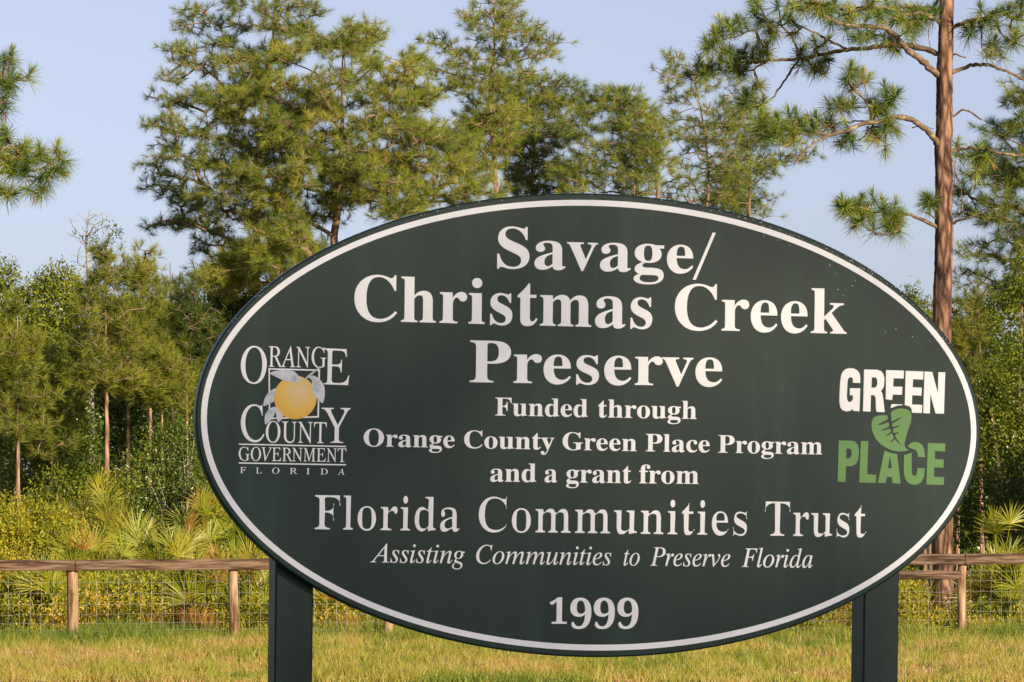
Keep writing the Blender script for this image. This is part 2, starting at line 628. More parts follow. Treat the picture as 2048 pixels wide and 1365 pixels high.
def glyph_loops(s, style, shear=0.0, space=1.0):
    cu = bpy.data.curves.new('t', 'FONT')
    cu.body = mathchars(s, style)
    cu.space_character = space
    o = bpy.data.objects.new('t', cu)
    COL.objects.link(o)
    dg = bpy.context.evaluated_depsgraph_get()
    c2 = o.to_curve(dg)
    loops = []
    for sp in c2.splines:
        bp = sp.bezier_points
        pts = []
        for i in range(len(bp)):
            a, b = bp[i], bp[(i + 1) % len(bp)]
            straight = (a.handle_right - a.co).cross(b.co - a.co).length < 1e-6 and (b.handle_left - b.co).cross(b.co - a.co).length < 1e-6
            if straight: pts.append(a.co.copy())
            else: pts += interpolate_bezier(a.co, a.handle_right, b.handle_left, b.co, 9)[:-1]
        q = np.array([[p[0] + shear * p[1], p[1]] for p in pts])
        keep = np.linalg.norm(q - np.roll(q, 1, 0), axis=1) > 1e-5
        if keep.sum() > 2: loops.append(q[keep])
    o.to_curve_clear()
    bpy.data.objects.remove(o)
    bpy.data.curves.remove(cu)
    return loops


def thin(loops, d):
    """narrow the upright strokes of heavy letters (sideways only)"""
    # outer loops and holes wind opposite ways; find which way the outer ones go
    big = max(loops, key=lambda q: abs(area(q)))
    sg = 1 if area(big) > 0 else -1
    res = []
    for q in loops:
        e1 = unit(q - np.roll(q, 1, 0))
        e2 = unit(np.roll(q, -1, 0) - q)
        n = unit(np.stack([e1[:, 1] + e2[:, 1], -(e1[:, 0] + e2[:, 0])], 1)) * sg
        q2 = q.copy()
        q2[:, 0] -= d * n[:, 0]
        res.append(q2)
    return res


def word_loops(s, style):
    if style == 'bold': return glyph_loops(s, 'bold')
    if style == 'italic': return glyph_loops(s, 'italic', -.031)
    if style == 'book':                      # light roman
        return thin(glyph_loops(s, 'bold'), .026)
    if style == 'caps':                      # roman capitals
        return glyph_loops(s, 'italic', -0.258)


def ref_h(ch, style):
    L = np.concatenate(word_loops(ch, style))
    return L[:, 1].max()


def put(s, style, x0, x1, yb0, yb1, hpx, ref, italic_fix=0.0):
    """word s between photo columns x0..x1, baseline rows yb0..yb1, letter ref hpx tall"""
    L = word_loops(s, style)
    A = np.concatenate(L)
    u0, va = S(x0, yb0)
    u1, vb = S(x1, yb1)
    xm = (x0 + x1) / 2
    ym = (yb0 + yb1) / 2
    vh = S(xm, ym - hpx)[1] - S(xm, ym)[1]
    ky = vh / ref_h(ref, style)
    kx = (u1 - u0) / (A[:, 0].max() - A[:, 0].min())
    out = []
    for q in L:
        r = np.empty_like(q)
        r[:, 0] = u0 + (q[:, 0] - A[:, 0].min()) * kx
        tt = (r[:, 0] - u0) / max(u1 - u0, 1e-6)
        r[:, 1] = va + (vb - va) * tt + q[:, 1] * ky
        out.append(r)
    return out


def line(words, style, ya, yb, xa, xb, hpx, ref):
    """words: [(text, x0, x1)], baseline row ya at column xa, yb at xb"""
    L = []
    for s, x0, x1 in words:
        g = lambda x: ya + (yb - ya) * (x - xa) / (xb - xa)
        L += put(s, style, x0, x1, g(x0), g(x1), hpx, ref)
    return L


def px(loop, z=None):
    """photo pixels (or zoomed pixels z=(scale, x0, y0)) -> sign plane"""
    if z: loop = [(a / z[0] + z[1], b / z[0] + z[2]) for a, b in loop]
    return np.array([S(a, b) for a, b in loop])


def text(words, style, ya, yb, xa, xb, hpx, ref, parent=None):
    for w_ in words:
        fill('lettering', line([w_], style, ya, yb, xa, xb, hpx, ref), M['white'], parent or sign)


text([('Savage', 994, 1386)], 'bold', 536, 547, 994, 1386, 83, 'S')
fill('lettering', [px([(1385, 560), (1391.5, 560), (1431.5, 466), (1425, 466)])], M['white'], sign)
text([('Christmas', 708, 1304), ('Creek', 1349, 1693)], 'bold', 643, 668, 760, 1680, 90, 'h')
text([('Preserve', 939, 1444)], 'bold', 765, 773, 950, 1430, 83, 'P')
text([('Funded', 990, 1175), ('through', 1196, 1393)], 'bold', 831.5, 838.5, 990, 1393, 36, 'F')
text([('Orange', 727, 909), ('County', 928, 1108), ('Green', 1125, 1273), ('Place', 1291, 1419), ('Program', 1436, 1644)], 'bold', 893.5, 909.5, 760, 1640, 35, 'P')
text([('and', 980, 1072), ('a', 1089, 1114), ('grant', 1132, 1262), ('from', 1278, 1397)], 'bold', 963.5, 968.5, 980, 1397, 37, 'd')
text([('Florida', 629, 920), ('Communities', 957, 1494), ('Trust', 1529, 1732)], 'book', 1059, 1074, 640, 1700, 68, 'F')
text([('Assisting', 740, 929), ('Communities', 952, 1222), ('to', 1247, 1279), ('Preserve', 1300, 1460), ('Florida', 1483, 1625)], 'italic', 1125, 1136, 740, 1625, 37, 'F')
yr = line([('1', 1099, 1133)], 'bold', 1248, 1248, 1099, 1133, 53, '1')
for a, b in ((1140, 1182), (1187, 1229), (1234, 1276)):
    yr += line([('9', a, b)], 'bold', 1257.5, 1258, a, b, 62, '9')
fill('lettering', yr, M['white'], sign)

# ---- county emblem
z1 = (4.015, 430, 640)
emb = empty('county_emblem', (0, 0, 0), sign)
def capw(s, x0, x1, y0, y1, h):
    return put(s, 'caps', x0, x1, y0, y1, h, 'E')
fill('lettering', capw('O', 481, 533, 766.5, 767, 73) + capw('RANG', 537, 652, 734, 736, 41), M['white'], emb)
fill('lettering', capw('E', 647, 698, 769, 771, 72), M['white'], emb, -.0003)
fill('lettering', capw('C', 481, 528.5, 883, 884, 73) + capw('OUNT', 531, 653, 885, 887, 42), M['white'], emb)
fill('lettering', capw('Y', 642, 700, 886, 886.5, 70), M['white'], emb, -.0003)
fill('lettering', capw('GOVERNMENT', 477, 692.5, 921.5, 924.5, 27), M['white'], emb)
for ch, a, b in zip('FLORIDA', (200, 328, 458, 600, 733, 847, 985), (247, 376, 516, 660, 760, 905, 1040)):
    fill('lettering', capw(ch, a / z1[0] + 430, b / z1[0] + 430, 640 + (1228 + a * .017) / z1[0], 640 + (1228 + a * .017) / z1[0], 12), M['white'], emb)
fill('rule_line', [px([(191, 994), (1052, 1013), (1052, 1023), (191, 1004)], z1)], M['white'], emb)
fill('rule_line', [px([(190, 1145), (1052, 1160), (1052, 1170), (190, 1155)], z1)], M['white'], emb)
fill('square_frame', [px([(429, 389), (843, 400), (834, 785), (432, 799)], z1), px([(440, 401), (830, 411), (822, 773), (443, 787)], z1)], M['white'], emb)
t = np.arange(64) / 64 * 2 * math.pi
fill('fruit', [px([(644 + 171 * math.cos(a), 625 + 174 * math.sin(a)) for a in t], z1)], M['fruit'], emb, -.0014, .0008)
def smooth_loop(pts, k=6):
    p = np.array(pts, float)
    n = len(p)
    out = []
    for i in range(n):
        a, b, c, d = p[i - 1], p[i], p[(i + 1) % n], p[(i + 2) % n]
        for s in np.arange(k) / k:
            out.append(0.5 * (2 * b + (c - a) * s + (2 * a - 5 * b + 4 * c - d) * s * s + (3 * b - a - 3 * c + d) * s ** 3))
    return out
for pts in ([(441, 430), (500, 408), (570, 403), (630, 415), (668, 450), (692, 490), (640, 499), (560, 490), (500, 465)],
            [(745, 458), (790, 450), (840, 480), (872, 530), (880, 600), (863, 670), (830, 642), (800, 610), (778, 560), (775, 490)],
            [(387, 692), (403, 620), (440, 575), (489, 553), (473, 620), (470, 655), (440, 672)],
            [(484, 700), (430, 720), (400, 770), (402, 840), (450, 802), (475, 760)],
            [(484, 698), (488, 760), (505, 823), (547, 775), (520, 740)]):
    fill('leaf', [px(smooth_loop(pts), z1)], M['leaf_grey'], emb, -.0024, .0008)
fill('stalk', [px([(722, 470), (740, 450), (800, 405), (835, 376), (876, 371), (878, 378), (842, 390), (800, 420), (752, 460), (738, 474)], z1)], M['leaf_grey'], emb, -.0034, .0006)

# ---- program emblem
z2 = (4.55, 1640, 700)
em2 = empty('program_emblem', (0, 0, 0), sign)
G_ = [(365, 303), (298, 300), (298, 265), (290, 252), (272, 250), (258, 260), (250, 280), (246, 350), (243, 430), (248, 460), (258, 474), (278, 474), (292, 462), (298, 445), (298, 415), (270, 414), (271, 350), (365, 350), (358, 560), (302, 557), (297, 540), (270, 558), (240, 562), (205, 550), (185, 525), (176, 480), (177, 400), (182, 300), (192, 230), (210, 195), (235, 175), (270, 167), (310, 172), (340, 190), (358, 215), (365, 250)]
R_ = [(400, 180), (520, 182), (555, 195), (575, 220), (585, 262), (580, 330), (570, 355), (552, 375), (565, 395), (572, 430), (577, 470), (584, 540), (588, 568), (515, 565), (508, 540), (505, 440), (495, 415), (462, 412), (458, 563), (390, 560)]
R_h = [(470, 250), (505, 252), (518, 268), (520, 310), (512, 335), (495, 345), (466, 345)]
E1 = [(600, 185), (762, 190), (760, 262), (668, 260), (664, 335), (748, 337), (745, 410), (660, 408), (655, 458), (597, 450)]
E1b = [(650, 494), (752, 498), (750, 503), (700, 509), (640, 532)]
E2 = [(778, 192), (940, 198), (937, 272), (845, 268), (842, 342), (925, 345), (921, 418), (838, 414), (835, 498), (928, 502), (926, 576), (836, 573), (832, 540), (815, 515), (770, 503)]
N_ = [(950, 198), (1020, 202), (1072, 400), (1076, 204), (1138, 206), (1126, 582), (1050, 580), (1002, 400), (998, 580), (938, 577)]
fill('lettering', [px(l, z2) for l in (G_, R_, R_h, E1, E1b, E2, N_)], M['white'], em2)
P_ = [(170, 826), (285, 828), (320, 838), (345, 870), (354, 930), (345, 1000), (325, 1040), (290, 1058), (235, 1060), (230, 1203), (158, 1200)]
P_h = [(240, 898), (270, 900), (284, 920), (286, 950), (280, 975), (265, 988), (236, 990)]
L_ = [(370, 830), (438, 832), (428, 1133), (510, 1138), (506, 1212), (355, 1207)]
A_ = [(585, 918), (640, 938), (700, 950), (732, 1218), (658, 1215), (652, 1160), (606, 1156), (596, 1213), (525, 1210)]
A_h = [(636, 965), (651, 1080), (616, 1078)]
C1 = [(795, 880), (820, 852), (850, 839), (890, 842), (925, 862), (945, 900), (956, 978), (890, 976), (885, 940), (870, 914), (842, 904), (815, 893)]
C2 = [(762, 957), (800, 950), (832, 936), (832, 1000), (833, 1110), (840, 1140), (858, 1150), (875, 1140), (882, 1110), (884, 1076), (952, 1080), (945, 1150), (925, 1200), (890, 1225), (850, 1230), (805, 1215), (775, 1180), (760, 1120)]
E3 = [(980, 848), (1138, 854), (1136, 926), (1045, 922), (1042, 995), (1125, 1000), (1122, 1073), (1038, 1070), (1036, 1156), (1128, 1160), (1124, 1230), (966, 1226)]
fill('lettering', [px(l, z2) for l in (P_, P_h, L_, A_, A_h, C1, C2, E3)], M['lime'], em2)
lf = fill('leaf', [px(smooth_loop([(640, 604), (646, 572), (670, 550), (720, 535), (780, 540), (815, 560), (830, 600), (825, 660), (800, 730), (780, 800), (768, 860), (777, 892), (802, 913), (760, 924), (700, 924), (640, 910), (580, 880), (530, 840), (495, 790), (472, 730), (467, 670), (480, 630), (510, 605), (560, 596), (612, 598), (628, 612)], 4), z2)], M['lime'], em2)
veins = [[(610, 590), (642, 585), (652, 660), (664, 740), (690, 800), (742, 880), (700, 835), (672, 800), (640, 730), (622, 660)],
         [(622, 628), (520, 682), (560, 682), (628, 656)], [(636, 692), (550, 738), (590, 732), (646, 712)], [(652, 738), (588, 790), (620, 778), (664, 752)],
         [(648, 655), (745, 608), (710, 640), (652, 674)], [(654, 702), (734, 688), (700, 706), (660, 718)], [(664, 758), (728, 746), (700, 762), (672, 782)],
         [(674, 800), (634, 846), (660, 832), (684, 812)]]
for vv in veins[1:]: pass
fill('leaf_vein', [px(veins[0], z2)], M['panel'], em2, -.0013, .0004)
for vv in veins[1:]:
    fill('leaf_vein', [px(vv, z2)], M['panel'], em2, -.0018, .0004)

# ---- posts (square, behind the board)
PW = 0.0889
for cx0 in ((556 + 633) / 2, (1737 + 1811) / 2):
    u = S(cx0, 1250)[0]
    top = ev + eb * math.sqrt(max(0, 1 - ((u - eu) / ea) ** 2)) - 0.10
    v, f = box(u - PW / 2, u + PW / 2, THK + .002, THK + .002 + PW, -0.4, top, .004)
    np_mesh('post', v, f, M['panel'], sign)

# ---- dew beads along the upper rim
def dew():
    rng = np.random.default_rng(8)
    a = Acc()
    for k in range(150):
        if k < 95: t = R(rng.uniform(22, 75)); s = rng.uniform(-.001, .013)
        elif k < 125: t = R(rng.uniform(75, 165)); s = rng.uniform(-.001, .009)
        else: t = R(rng.uniform(25, 70)); s = abs(rng.normal(.03, .04))
        r = rng.uniform(.0005, .0012)
        c = np.array([eu + (ea - s) * math.cos(t), -.0004, ev + (eb - s) * math.sin(t)])
        if s < .0: c[1] = .004
        th = np.arange(6) / 6 * 2 * math.pi
        v = [c + np.array([r * math.cos(q), 0, r * math.sin(q)]) for q in th] + [c + np.array([r * .6 * math.cos(q), -r * .5, r * .6 * math.sin(q)]) for q in th]
        i = np.arange(6); j = (i + 1) % 6
        a.add(np.array(v), [np.stack([i, i + 6, j + 6, j], 1), np.array([[11, 10, 9, 8, 7, 6]])])
    o = a.build('dew_beads', M['drop'], sign, smooth=True)
    o['kind'] = 'stuff'
dew()

# ------------------------------------------------------------------ fence
FY = 50.0
def fx(pxx): return (pxx - W / 2) / F
FDIR = 1.6 / 13.0                    # the fence runs slightly away to the right
def fpt(pxx):                        # fence line point for a photo column
    k = fx(pxx)
    Y = (FY + FDIR * 0) / (1 - FDIR * k) if False else FY / (1 - FDIR * k)
    return k * Y, Y
M['rail'] = solid_mat('weathered_rail_wood', (.1, .06, .04), .85, [(0.38, (.028, .015, .009)), (0.48, (.080, .046, .028)), (0.62, (.16, .105, .072))], 6, stretch=(.25, 2, 5), bump=.5, bscale=20, bstretch=(.2, 3, 6), spec=.2)
M['post'] = solid_mat('fence_post_wood', (.3, .2, .12), .85, [(0.36, (.085, .042, .020)), (0.48, (.22, .135, .078)), (0.64, (.35, .25, .165))], 4, stretch=(3, 3, .5), bump=.5, bscale=24, bstretch=(3, 3, .3), spec=.2)
M['wire'] = solid_mat('galvanised_wire', (.45, .44, .42), .5)
M['wire'].node_tree.nodes['Principled BSDF'].inputs['Metallic'].default_value = 0.4
x_, Y_ = fpt(147)
fence = empty('wire_fence', (0, FY, 0))
tag(fence, 'long wooden post and rail fence with square wire mesh behind the sign', 'fence')
fo = (0, FY, 0)
rngf = np.random.default_rng(5)
pcols = [-175, 147, 468, 778, 1095, 1440, 1925, 2245]
def rail_top(c):                      # the field rises a little to the right
    y = np.interp(c, [0, 150, 535, 1900, 2048], [1121, 1120, 1118, 1108.5, 1104])
    return EYE - (y - HOR) / F * fpt(c)[1]
for c in pcols:
    X, Y = fpt(c)
    h = rail_top(c) - (.03 if c < 1900 else .13)
    zz = np.array([-.3, 0.0, .25, .5, .8, h - .02, h])
    tp = rngf.normal(0, .012)
    r = (.082 if c < 300 else .068) * (1 + rngf.normal(0, .03))
    pts = np.stack([X + tp * zz + rngf.normal(0, .004, 7), np.full(7, Y), zz], 1)
    v, f = tube(pts, r * np.array([1.04, 1.03, 1.0, .99, .98, .97, .9]), 12, rngf, .02)
    np_mesh('post', v, f, M['post'], fence, smooth=True, origin=fo)
ends = [-400, -175 + 10, 155, 470 + 300, 1095, 1440, 1925, 2400]
ends = [-500, 150, 782, 1443, 1926, 2500]
for a, b in zip(ends[:-1], ends[1:]):
    Xa, Ya = fpt(a); Xb, Yb = fpt(b)
    L = math.hypot(Xb - Xa, Yb - Ya)
    zt, zt1 = rail_top(a), rail_top(b)
    v, f = box(0.004, L - 0.004, -.125, -.083, -.15, 0, .008)
    v = np.array(v)
    s = np.linspace(0, 1, 2)
    sag = rngf.normal(0, .004)
    ca, sa = (Xb - Xa) / L, (Yb - Ya) / L
    vv = np.stack([Xa + v[:, 0] * ca - v[:, 1] * sa, Ya + v[:, 0] * sa + v[:, 1] * ca, zt + (zt1 - zt) * v[:, 0] / L + sag * .4 + v[:, 2]], 1)
    np_mesh('rail', vv, f, M['rail'], fence, origin=fo)
# round brace rail at the right-hand corner
Xa, Ya = fpt(1443); Xb, Yb = fpt(1925)
zb = 1.5 - (1151 - HOR) / F * 50.5
pts = np.linspace([Xa, Ya, zb], [Xb, Yb, zb], 9)
v, f = tube(pts, np.full(9, .062), 12, rngf, .02)
np_mesh('brace_rail', v, f, M['rail'], fence, smooth=True, origin=fo)
# wire mesh
a = Acc()
xs = np.arange(-7.9, 8.6, .148)
zs = [1.0, .865, .71, .565, .43, .31, .21, .11]
kx = FDIR
p0, p1 = [], []
for x in xs:
    o1 = rngf.normal(0, .006)
    zz = np.linspace(.04, 1.07, 5)
    q = np.stack([x + rngf.normal(0, .004, 5) + o1, np.full(5, FY + kx * x + .09), zz], 1)
    p0.append(q[:-1]); p1.append(q[1:])
for z in zs:
    q = np.stack([xs, FY + kx * xs + .094, z + rngf.normal(0, .006, len(xs)) + .006 * np.sin(xs * 1.3)], 1)
    p0.append(q[:-1]); p1.append(q[1:])
p0, p1 = np.concatenate(p0), np.concatenate(p1)
v, f = frusta(p0, p1, np.full(len(p0), .0014), np.full(len(p0), .0014), 4)
np_mesh('wire_mesh', v, f, M['wire'], fence, origin=fo)


# ------------------------------------------------------------------ pines
def needles(pos, axis, rng, nn, L, w, tint, spread=(5, 84), droop=.13, tuft_len=.10):
    n = len(pos)
    N = n * nn
    ax = np.repeat(unit(axis), nn, 0)
    a, b = perp_frame(ax)
    th = np.radians(rng.uniform(spread[0], spread[1], N))
    ph = rng.uniform(0, 2 * math.pi, N)
    d = ax * np.cos(th)[:, None] + (a * np.cos(ph)[:, None] + b * np.sin(ph)[:, None]) * np.sin(th)[:, None]
    back = (th / np.radians(spread[1]))
    base = np.repeat(pos, nn, 0) - ax * (back * tuft_len * rng.uniform(.5, 1.2, N))[:, None]
    ln = L * rng.uniform(.72, 1.08, N) * np.repeat(rng.uniform(.85, 1.15, n), nn)
    tip = base + d * ln[:, None]
    tip[:, 2] -= droop * ln * rng.uniform(.5, 1.3, N)
    wv = unit(np.cross(tip - base, rng.normal(size=(N, 3)))) * (w / 2)
    m = base * .45 + tip * .55
    m[:, 2] += droop * ln * .12
    v = np.stack([base - wv, base + wv, m + wv * .85, m - wv * .85, tip], 1).reshape(-1, 3)
    o = (np.arange(N) * 5)[:, None]
    q = o + np.array([[0, 1, 2, 3]])
    t3 = o + np.array([[3, 2, 4]])
    tt = np.clip(np.repeat(tint, nn) + rng.normal(0, .10, N), 0, 1)
    return v, [q, t3], np.repeat(tt, 5)


class Skel:
    """a branch skeleton: nodes with parents, thickened by what they carry"""
    def __init__(self, trunk):
        self.p = [np.array(q, float) for q in trunk]
        self.par = [i - 1 for i in range(len(trunk))]
        self.len = [0.0] * len(trunk)
        self.nt = len(trunk)
        self.leaf = []
    def path(self, i, target, rng, step=.35, wob=.05, bow=.15):
        a, t = self.p[i], np.asarray(target, float)
        d = np.linalg.norm(t - a)
        n = max(2, int(d / step))
        c = (a + t) / 2 + rng.normal(0, wob, 3) * d + np.array([0, 0, -bow * d if i < self.nt else bow * .5 * d])
        last = i
        for k in range(1, n + 1):
            s = k / n
            q = a * (1 - s) ** 2 + 2 * c * s * (1 - s) + t * s * s
            if k < n: q = q + rng.normal(0, wob * .5 * min(step, d / n), 3)
            self.p.append(q)
            self.par.append(last)
            self.len.append(self.len[last] + d / n)
            last = len(self.p) - 1
        return last
    def attach(self, t, lo=0, rise=.3, bf=.25, pen=.7, trunk_ok=True):
        A = np.array(self.p)
        d = np.linalg.norm(A - t, axis=1)
        hd = np.linalg.norm((A - t)[:, :2], axis=1)
        cost = d + pen * np.abs((t[2] - A[:, 2]) - rise * hd) + bf * np.array(self.len)
        cost[:lo] = 1e9
        if not trunk_ok: cost[:self.nt] += 1.2
        return int(np.argmin(cost))
    def radii(self, tip, ex, cap):
        n = len(self.p)
        c = np.zeros(n)
        for i in self.leaf: c[i] += 1
        for i in range(n - 1, self.nt - 1, -1):
            c[i] = max(c[i], .6)
            self.c_ = c
            if self.par[i] >= self.nt: c[self.par[i]] += c[i]
        r = np.minimum(tip * np.power(np.maximum(c, .6), ex), cap)
        return r
    def limb_mesh(self, tip, ex, cap, k=5, trunk_r=None):
        r = self.radii(tip, ex, cap)
        if trunk_r is not None:
            lim = np.concatenate([np.asarray(trunk_r) * .55, np.zeros(len(self.p) - self.nt)])
            for q in range(self.nt, len(self.p)):
                lim[q] = lim[self.par[q]]
            r = np.minimum(r, np.maximum(lim, .012))
        i = np.arange(self.nt, len(self.p))
        par = np.array(self.par)[i]
        A = np.array(self.p)
        r0 = np.where(par < self.nt, r[i] * 1.15, r[par])
        r0 = np.minimum(r0, r[i] * 1.6)
        return frusta(A[par], A[i], r0, r[i], k)


def trunk_line(pts, Y, n=24, seed=0, wob=.02):
    """trunk polyline through photo columns/rows, base first"""
    q = np.array([P(a, b, Y) for a, b in pts])
    q = q[::-1] if q[0][2] > q[-1][2] else q
    if q[0][2] > 0: q = np.vstack([[q[0][0], q[0][1], -.2], q])
    else: q[0][2] = -.2
    s = np.concatenate([[0], np.cumsum(np.linalg.norm(np.diff(q, axis=0), axis=1))])
    t = np.linspace(0, s[-1], n)
    r = np.stack([np.interp(t, s, q[:, k]) for k in range(3)], 1)
    rng = np.random.default_rng(seed)
    r[1:-1, :2] += rng.normal(0, wob, (n - 2, 2))
    return r


def pine(name, label, trunk, Y, poly, rad, seed, n_clump=90, per=18, clump=(.6, .6, .26), L=.24, w=.010, nn=44,
         tint=.45, tvar=.16, mat='needles', group=None, rise=.3, depth=1.0, tip=.007, cat='pine tree', nt=26, lo=.3, sizes=None, up=.55, bark='bark_far', limb='limb_far', extra=None):
    rng = np.random.default_rng(seed)
    tl = trunk_line(trunk, Y, nt, seed, .02 if rad > .1 else .006)
    root = empty(name, (tl[0][0], tl[0][1], 0))
    tag(root, label, cat, group)
    org = root.location[:]
    zz = tl[:, 2]
    h = zz[-1]
    tr = rad * (1.0 - .90 * np.clip(zz / h, 0, 1) ** 1.1)
    tr[:2] *= [1.35, 1.15]
    v, f = tube(tl, tr, 12, rng, .03)
    np_mesh('trunk', v, f, M[bark], root, smooth=True, origin=org)
    # clump centres inside the crown outline
    xs = [q[0] for q in poly]; ys = [q[1] for q in poly]
    Rr = (max(xs) - min(xs)) / 2 / F * Y * depth
    sk = Skel(tl)
    first = int(lo * nt)
    cl = []
    tries = 0
    while len(cl) < n_clump and tries < 9000:
        tries += 1
        x, y = rng.uniform(min(xs), max(xs)), rng.uniform(min(ys), max(ys))
        if not in_poly(x, y, poly): continue
        zc = EYE - (y - HOR) / F * Y
        tx = np.interp(zc, tl[:, 2], tl[:, 0])
        dx = (x - W / 2) / F * Y - tx
        dm = math.sqrt(max(Rr * Rr - dx * dx, .15 * Rr * Rr))
        dy = rng.uniform(-1, 1) * dm
        q = P(x, y, Y + dy)
        # keep clear of clumps already placed
        if cl and min(np.sum(((q - c) / np.array([clump[0], clump[1], clump[2] * 1.3])) ** 2) for c in cl) < (.9 if tries < 5000 else .4): continue
        cl.append(q)
    if extra:
        ex, en = extra
        while en > 0:
            x, y = rng.uniform(min(q[0] for q in ex), max(q[0] for q in ex)), rng.uniform(min(q[1] for q in ex), max(q[1] for q in ex))
            if in_poly(x, y, ex):
                cl.append(P(x, y, Y + rng.normal(0, .7)))
                en -= 1
    cl = np.array(cl)
    ax = np.stack([np.interp(cl[:, 2], tl[:, 2], tl[:, k]) for k in range(2)], 1)
    order = np.argsort(np.linalg.norm(cl[:, :2] - ax, axis=1))
    tp, td, tt = [], [], []
    for ci in order:
        c = cl[ci]
        i = sk.attach(c, first, rise)
        e = sk.path(i, c, rng, .4, .07, .12)
        n0 = max(sk.nt, len(sk.p) - 6)
        sz = rng.uniform(.7, 1.25)
        m = int(per * sz * rng.uniform(.7, 1.3))
        g = rng.normal(size=(m, 3))
        g = unit(g) * (rng.random((m, 1)) ** .45)
        pts = c + g * np.array(clump) * sz
        axis0 = tl[np.argmin(np.abs(tl[:, 2] - c[2]))]
        ct = tint + rng.normal(0, tvar * .7)
        for q in pts[np.argsort(np.linalg.norm(pts - c, axis=1))]:
            A = np.array(sk.p[n0:])
            j = n0 + int(np.argmin(np.linalg.norm(A - q - np.array([0, 0, -.06]), axis=1)))
            base = sk.p[j]
            e = sk.path(j, q, rng, .22, .05, .10)
            sk.leaf.append(e)
            out = unit((q - axis0)[None])[0]
            dd = unit((q - base)[None])[0] * .7 + out * .35 + np.array([0, 0, up]) + rng.normal(0, .22, 3)
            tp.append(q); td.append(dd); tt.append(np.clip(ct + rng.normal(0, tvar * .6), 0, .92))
    v, f = sk.limb_mesh(tip, .46, rad * .40, 5, tr)
    np_mesh('branches', v, f, M[limb], root, origin=org)
    v, f, t = needles(np.array(tp), np.array(td), rng, nn, L, w, np.array(tt))
    np_mesh('crown', v, f, M[mat], root, t, origin=org)
    return root


def zz(pts, s, x0, y0): return [(a / s + x0, b / s + y0) for a, b in pts]


pine('pine_tree', 'broad bushy pine with stout trunk left of the sign top, nearest of the big crowns', [(668, 1230), (668, 480), (680, 370), (684, 230), (690, 130)], 95,
     [(690, 30), (745, 58), (772, 100), (765, 125), (828, 98), (848, 150), (862, 230), (935, 285), (1000, 372), (975, 420), (850, 420), (790, 440), (735, 405), (640, 440), (600, 500), (500, 560), (420, 560), (440, 520), (540, 470), (420, 430), (400, 350), (430, 260), (410, 220), (440, 190), (520, 170), (560, 110), (620, 62)],
     .24, 11, 232, 21, (.6, .6, .30), tip=.008, L=.26, w=.0072, nn=46, tint=.56, depth=.75, extra=([(395, 590), (385, 560), (470, 505), (600, 470), (655, 470), (640, 520), (560, 560), (470, 585)], 30))
pine('pine_tree', 'tall pine at far left of the crowns, top cut off by the picture edge', [(513, 1200), (512, 560), (514, 430), (520, 250), (545, 80), (556, -40)], 104,
     [(455, -50), (630, -30), (640, 40), (600, 100), (560, 160), (500, 200), (460, 260), (440, 330), (410, 380), (430, 440), (500, 480), (430, 570), (395, 552), (420, 510), (355, 490), (275, 462), (360, 425), (300, 400), (282, 335), (335, 318), (320, 290), (285, 235), (290, 205), (335, 185), (320, 120), (350, 60), (378, 22), (430, 18)],
     .2, 12, 128, 14, (.55, .55, .26), tip=.009, L=.27, w=.0072, nn=42, tint=.40, depth=.6)
z5 = lambda p: zz(p, 3.25, 840, 0)
pine('pine_tree', 'slender pine with pointed open crown rising above the middle of the sign', [(994, 1200), (994, 390), (984, 260), (980, 185), (988, 120), (991, 10)], 105,
     z5([(430, -10), (590, -10), (622, 110), (740, 115), (800, 200), (872, 235), (922, 390), (900, 440), (800, 520), (700, 500), (600, 470), (520, 640), (640, 660), (700, 900), (640, 1000), (520, 1040), (380, 1010), (220, 900), (290, 740), (300, 650), (150, 620), (55, 540), (0, 430), (50, 285), (140, 235), (240, 265), (250, 130), (330, 80), (380, 20)]),
     .19, 13, 90, 12, (.5, .5, .26), tip=.009, L=.26, w=.0072, nn=42, tint=.52, depth=.7, lo=.5)
pine('pine_tree', 'forked pine with rounded crown just right of the slender pointed pine', [(1063, 1200), (1063, 390), (1067, 320), (1072, 250), (1085, 160)], 112,
     z5([(480, 500), (660, 480), (760, 560), (880, 500), (1020, 530), (1010, 640), (960, 720), (990, 860), (900, 980), (760, 1000), (980, 1120), (900, 1250), (560, 1250), (560, 1100), (330, 1100), (200, 960), (260, 760), (440, 700)]),
     .19, 14, 115, 13, (.6, .6, .25), L=.27, w=.0072, nn=42, tint=.45, depth=.6, lo=.5)
pine('pine_tree', 'flat topped pine with short thick leaning trunk above the sign top', [(1313, 1200), (1314, 392), (1316, 300), (1300, 250), (1270, 200)], 108,
     z5([(1080, 620), (1200, 600), (1280, 570), (1460, 680), (1440, 740), (1570, 830), (1560, 960), (1600, 1040), (1480, 1180), (1400, 1270), (960, 1260), (900, 1120), (1000, 1000), (1000, 830), (1080, 720)]),
     .17, 15, 84, 15, (.6, .6, .25), L=.27, w=.0072, nn=42, tint=.46, depth=.65, lo=.5)
z6 = lambda p: zz(p, 2.73, 1300, 0)
pine('pine_tree', 'thin crowned pine with bare twiggy top left of the near pine branches', [(1416, 1200), (1416, 404), (1416, 330), (1408, 260), (1395, 190), (1385, 140)], 115,
     z6([(0, 430), (60, 330), (180, 300), (330, 330), (540, 420), (560, 560), (480, 700), (560, 900), (500, 1080), (200, 1160), (30, 1100), (100, 980), (180, 800), (60, 700), (100, 560)]),
     .14, 16, 84, 10, (.55, .55, .25), L=.27, w=.0072, nn=33, tint=.42, depth=.6, tip=.010, lo=.5)
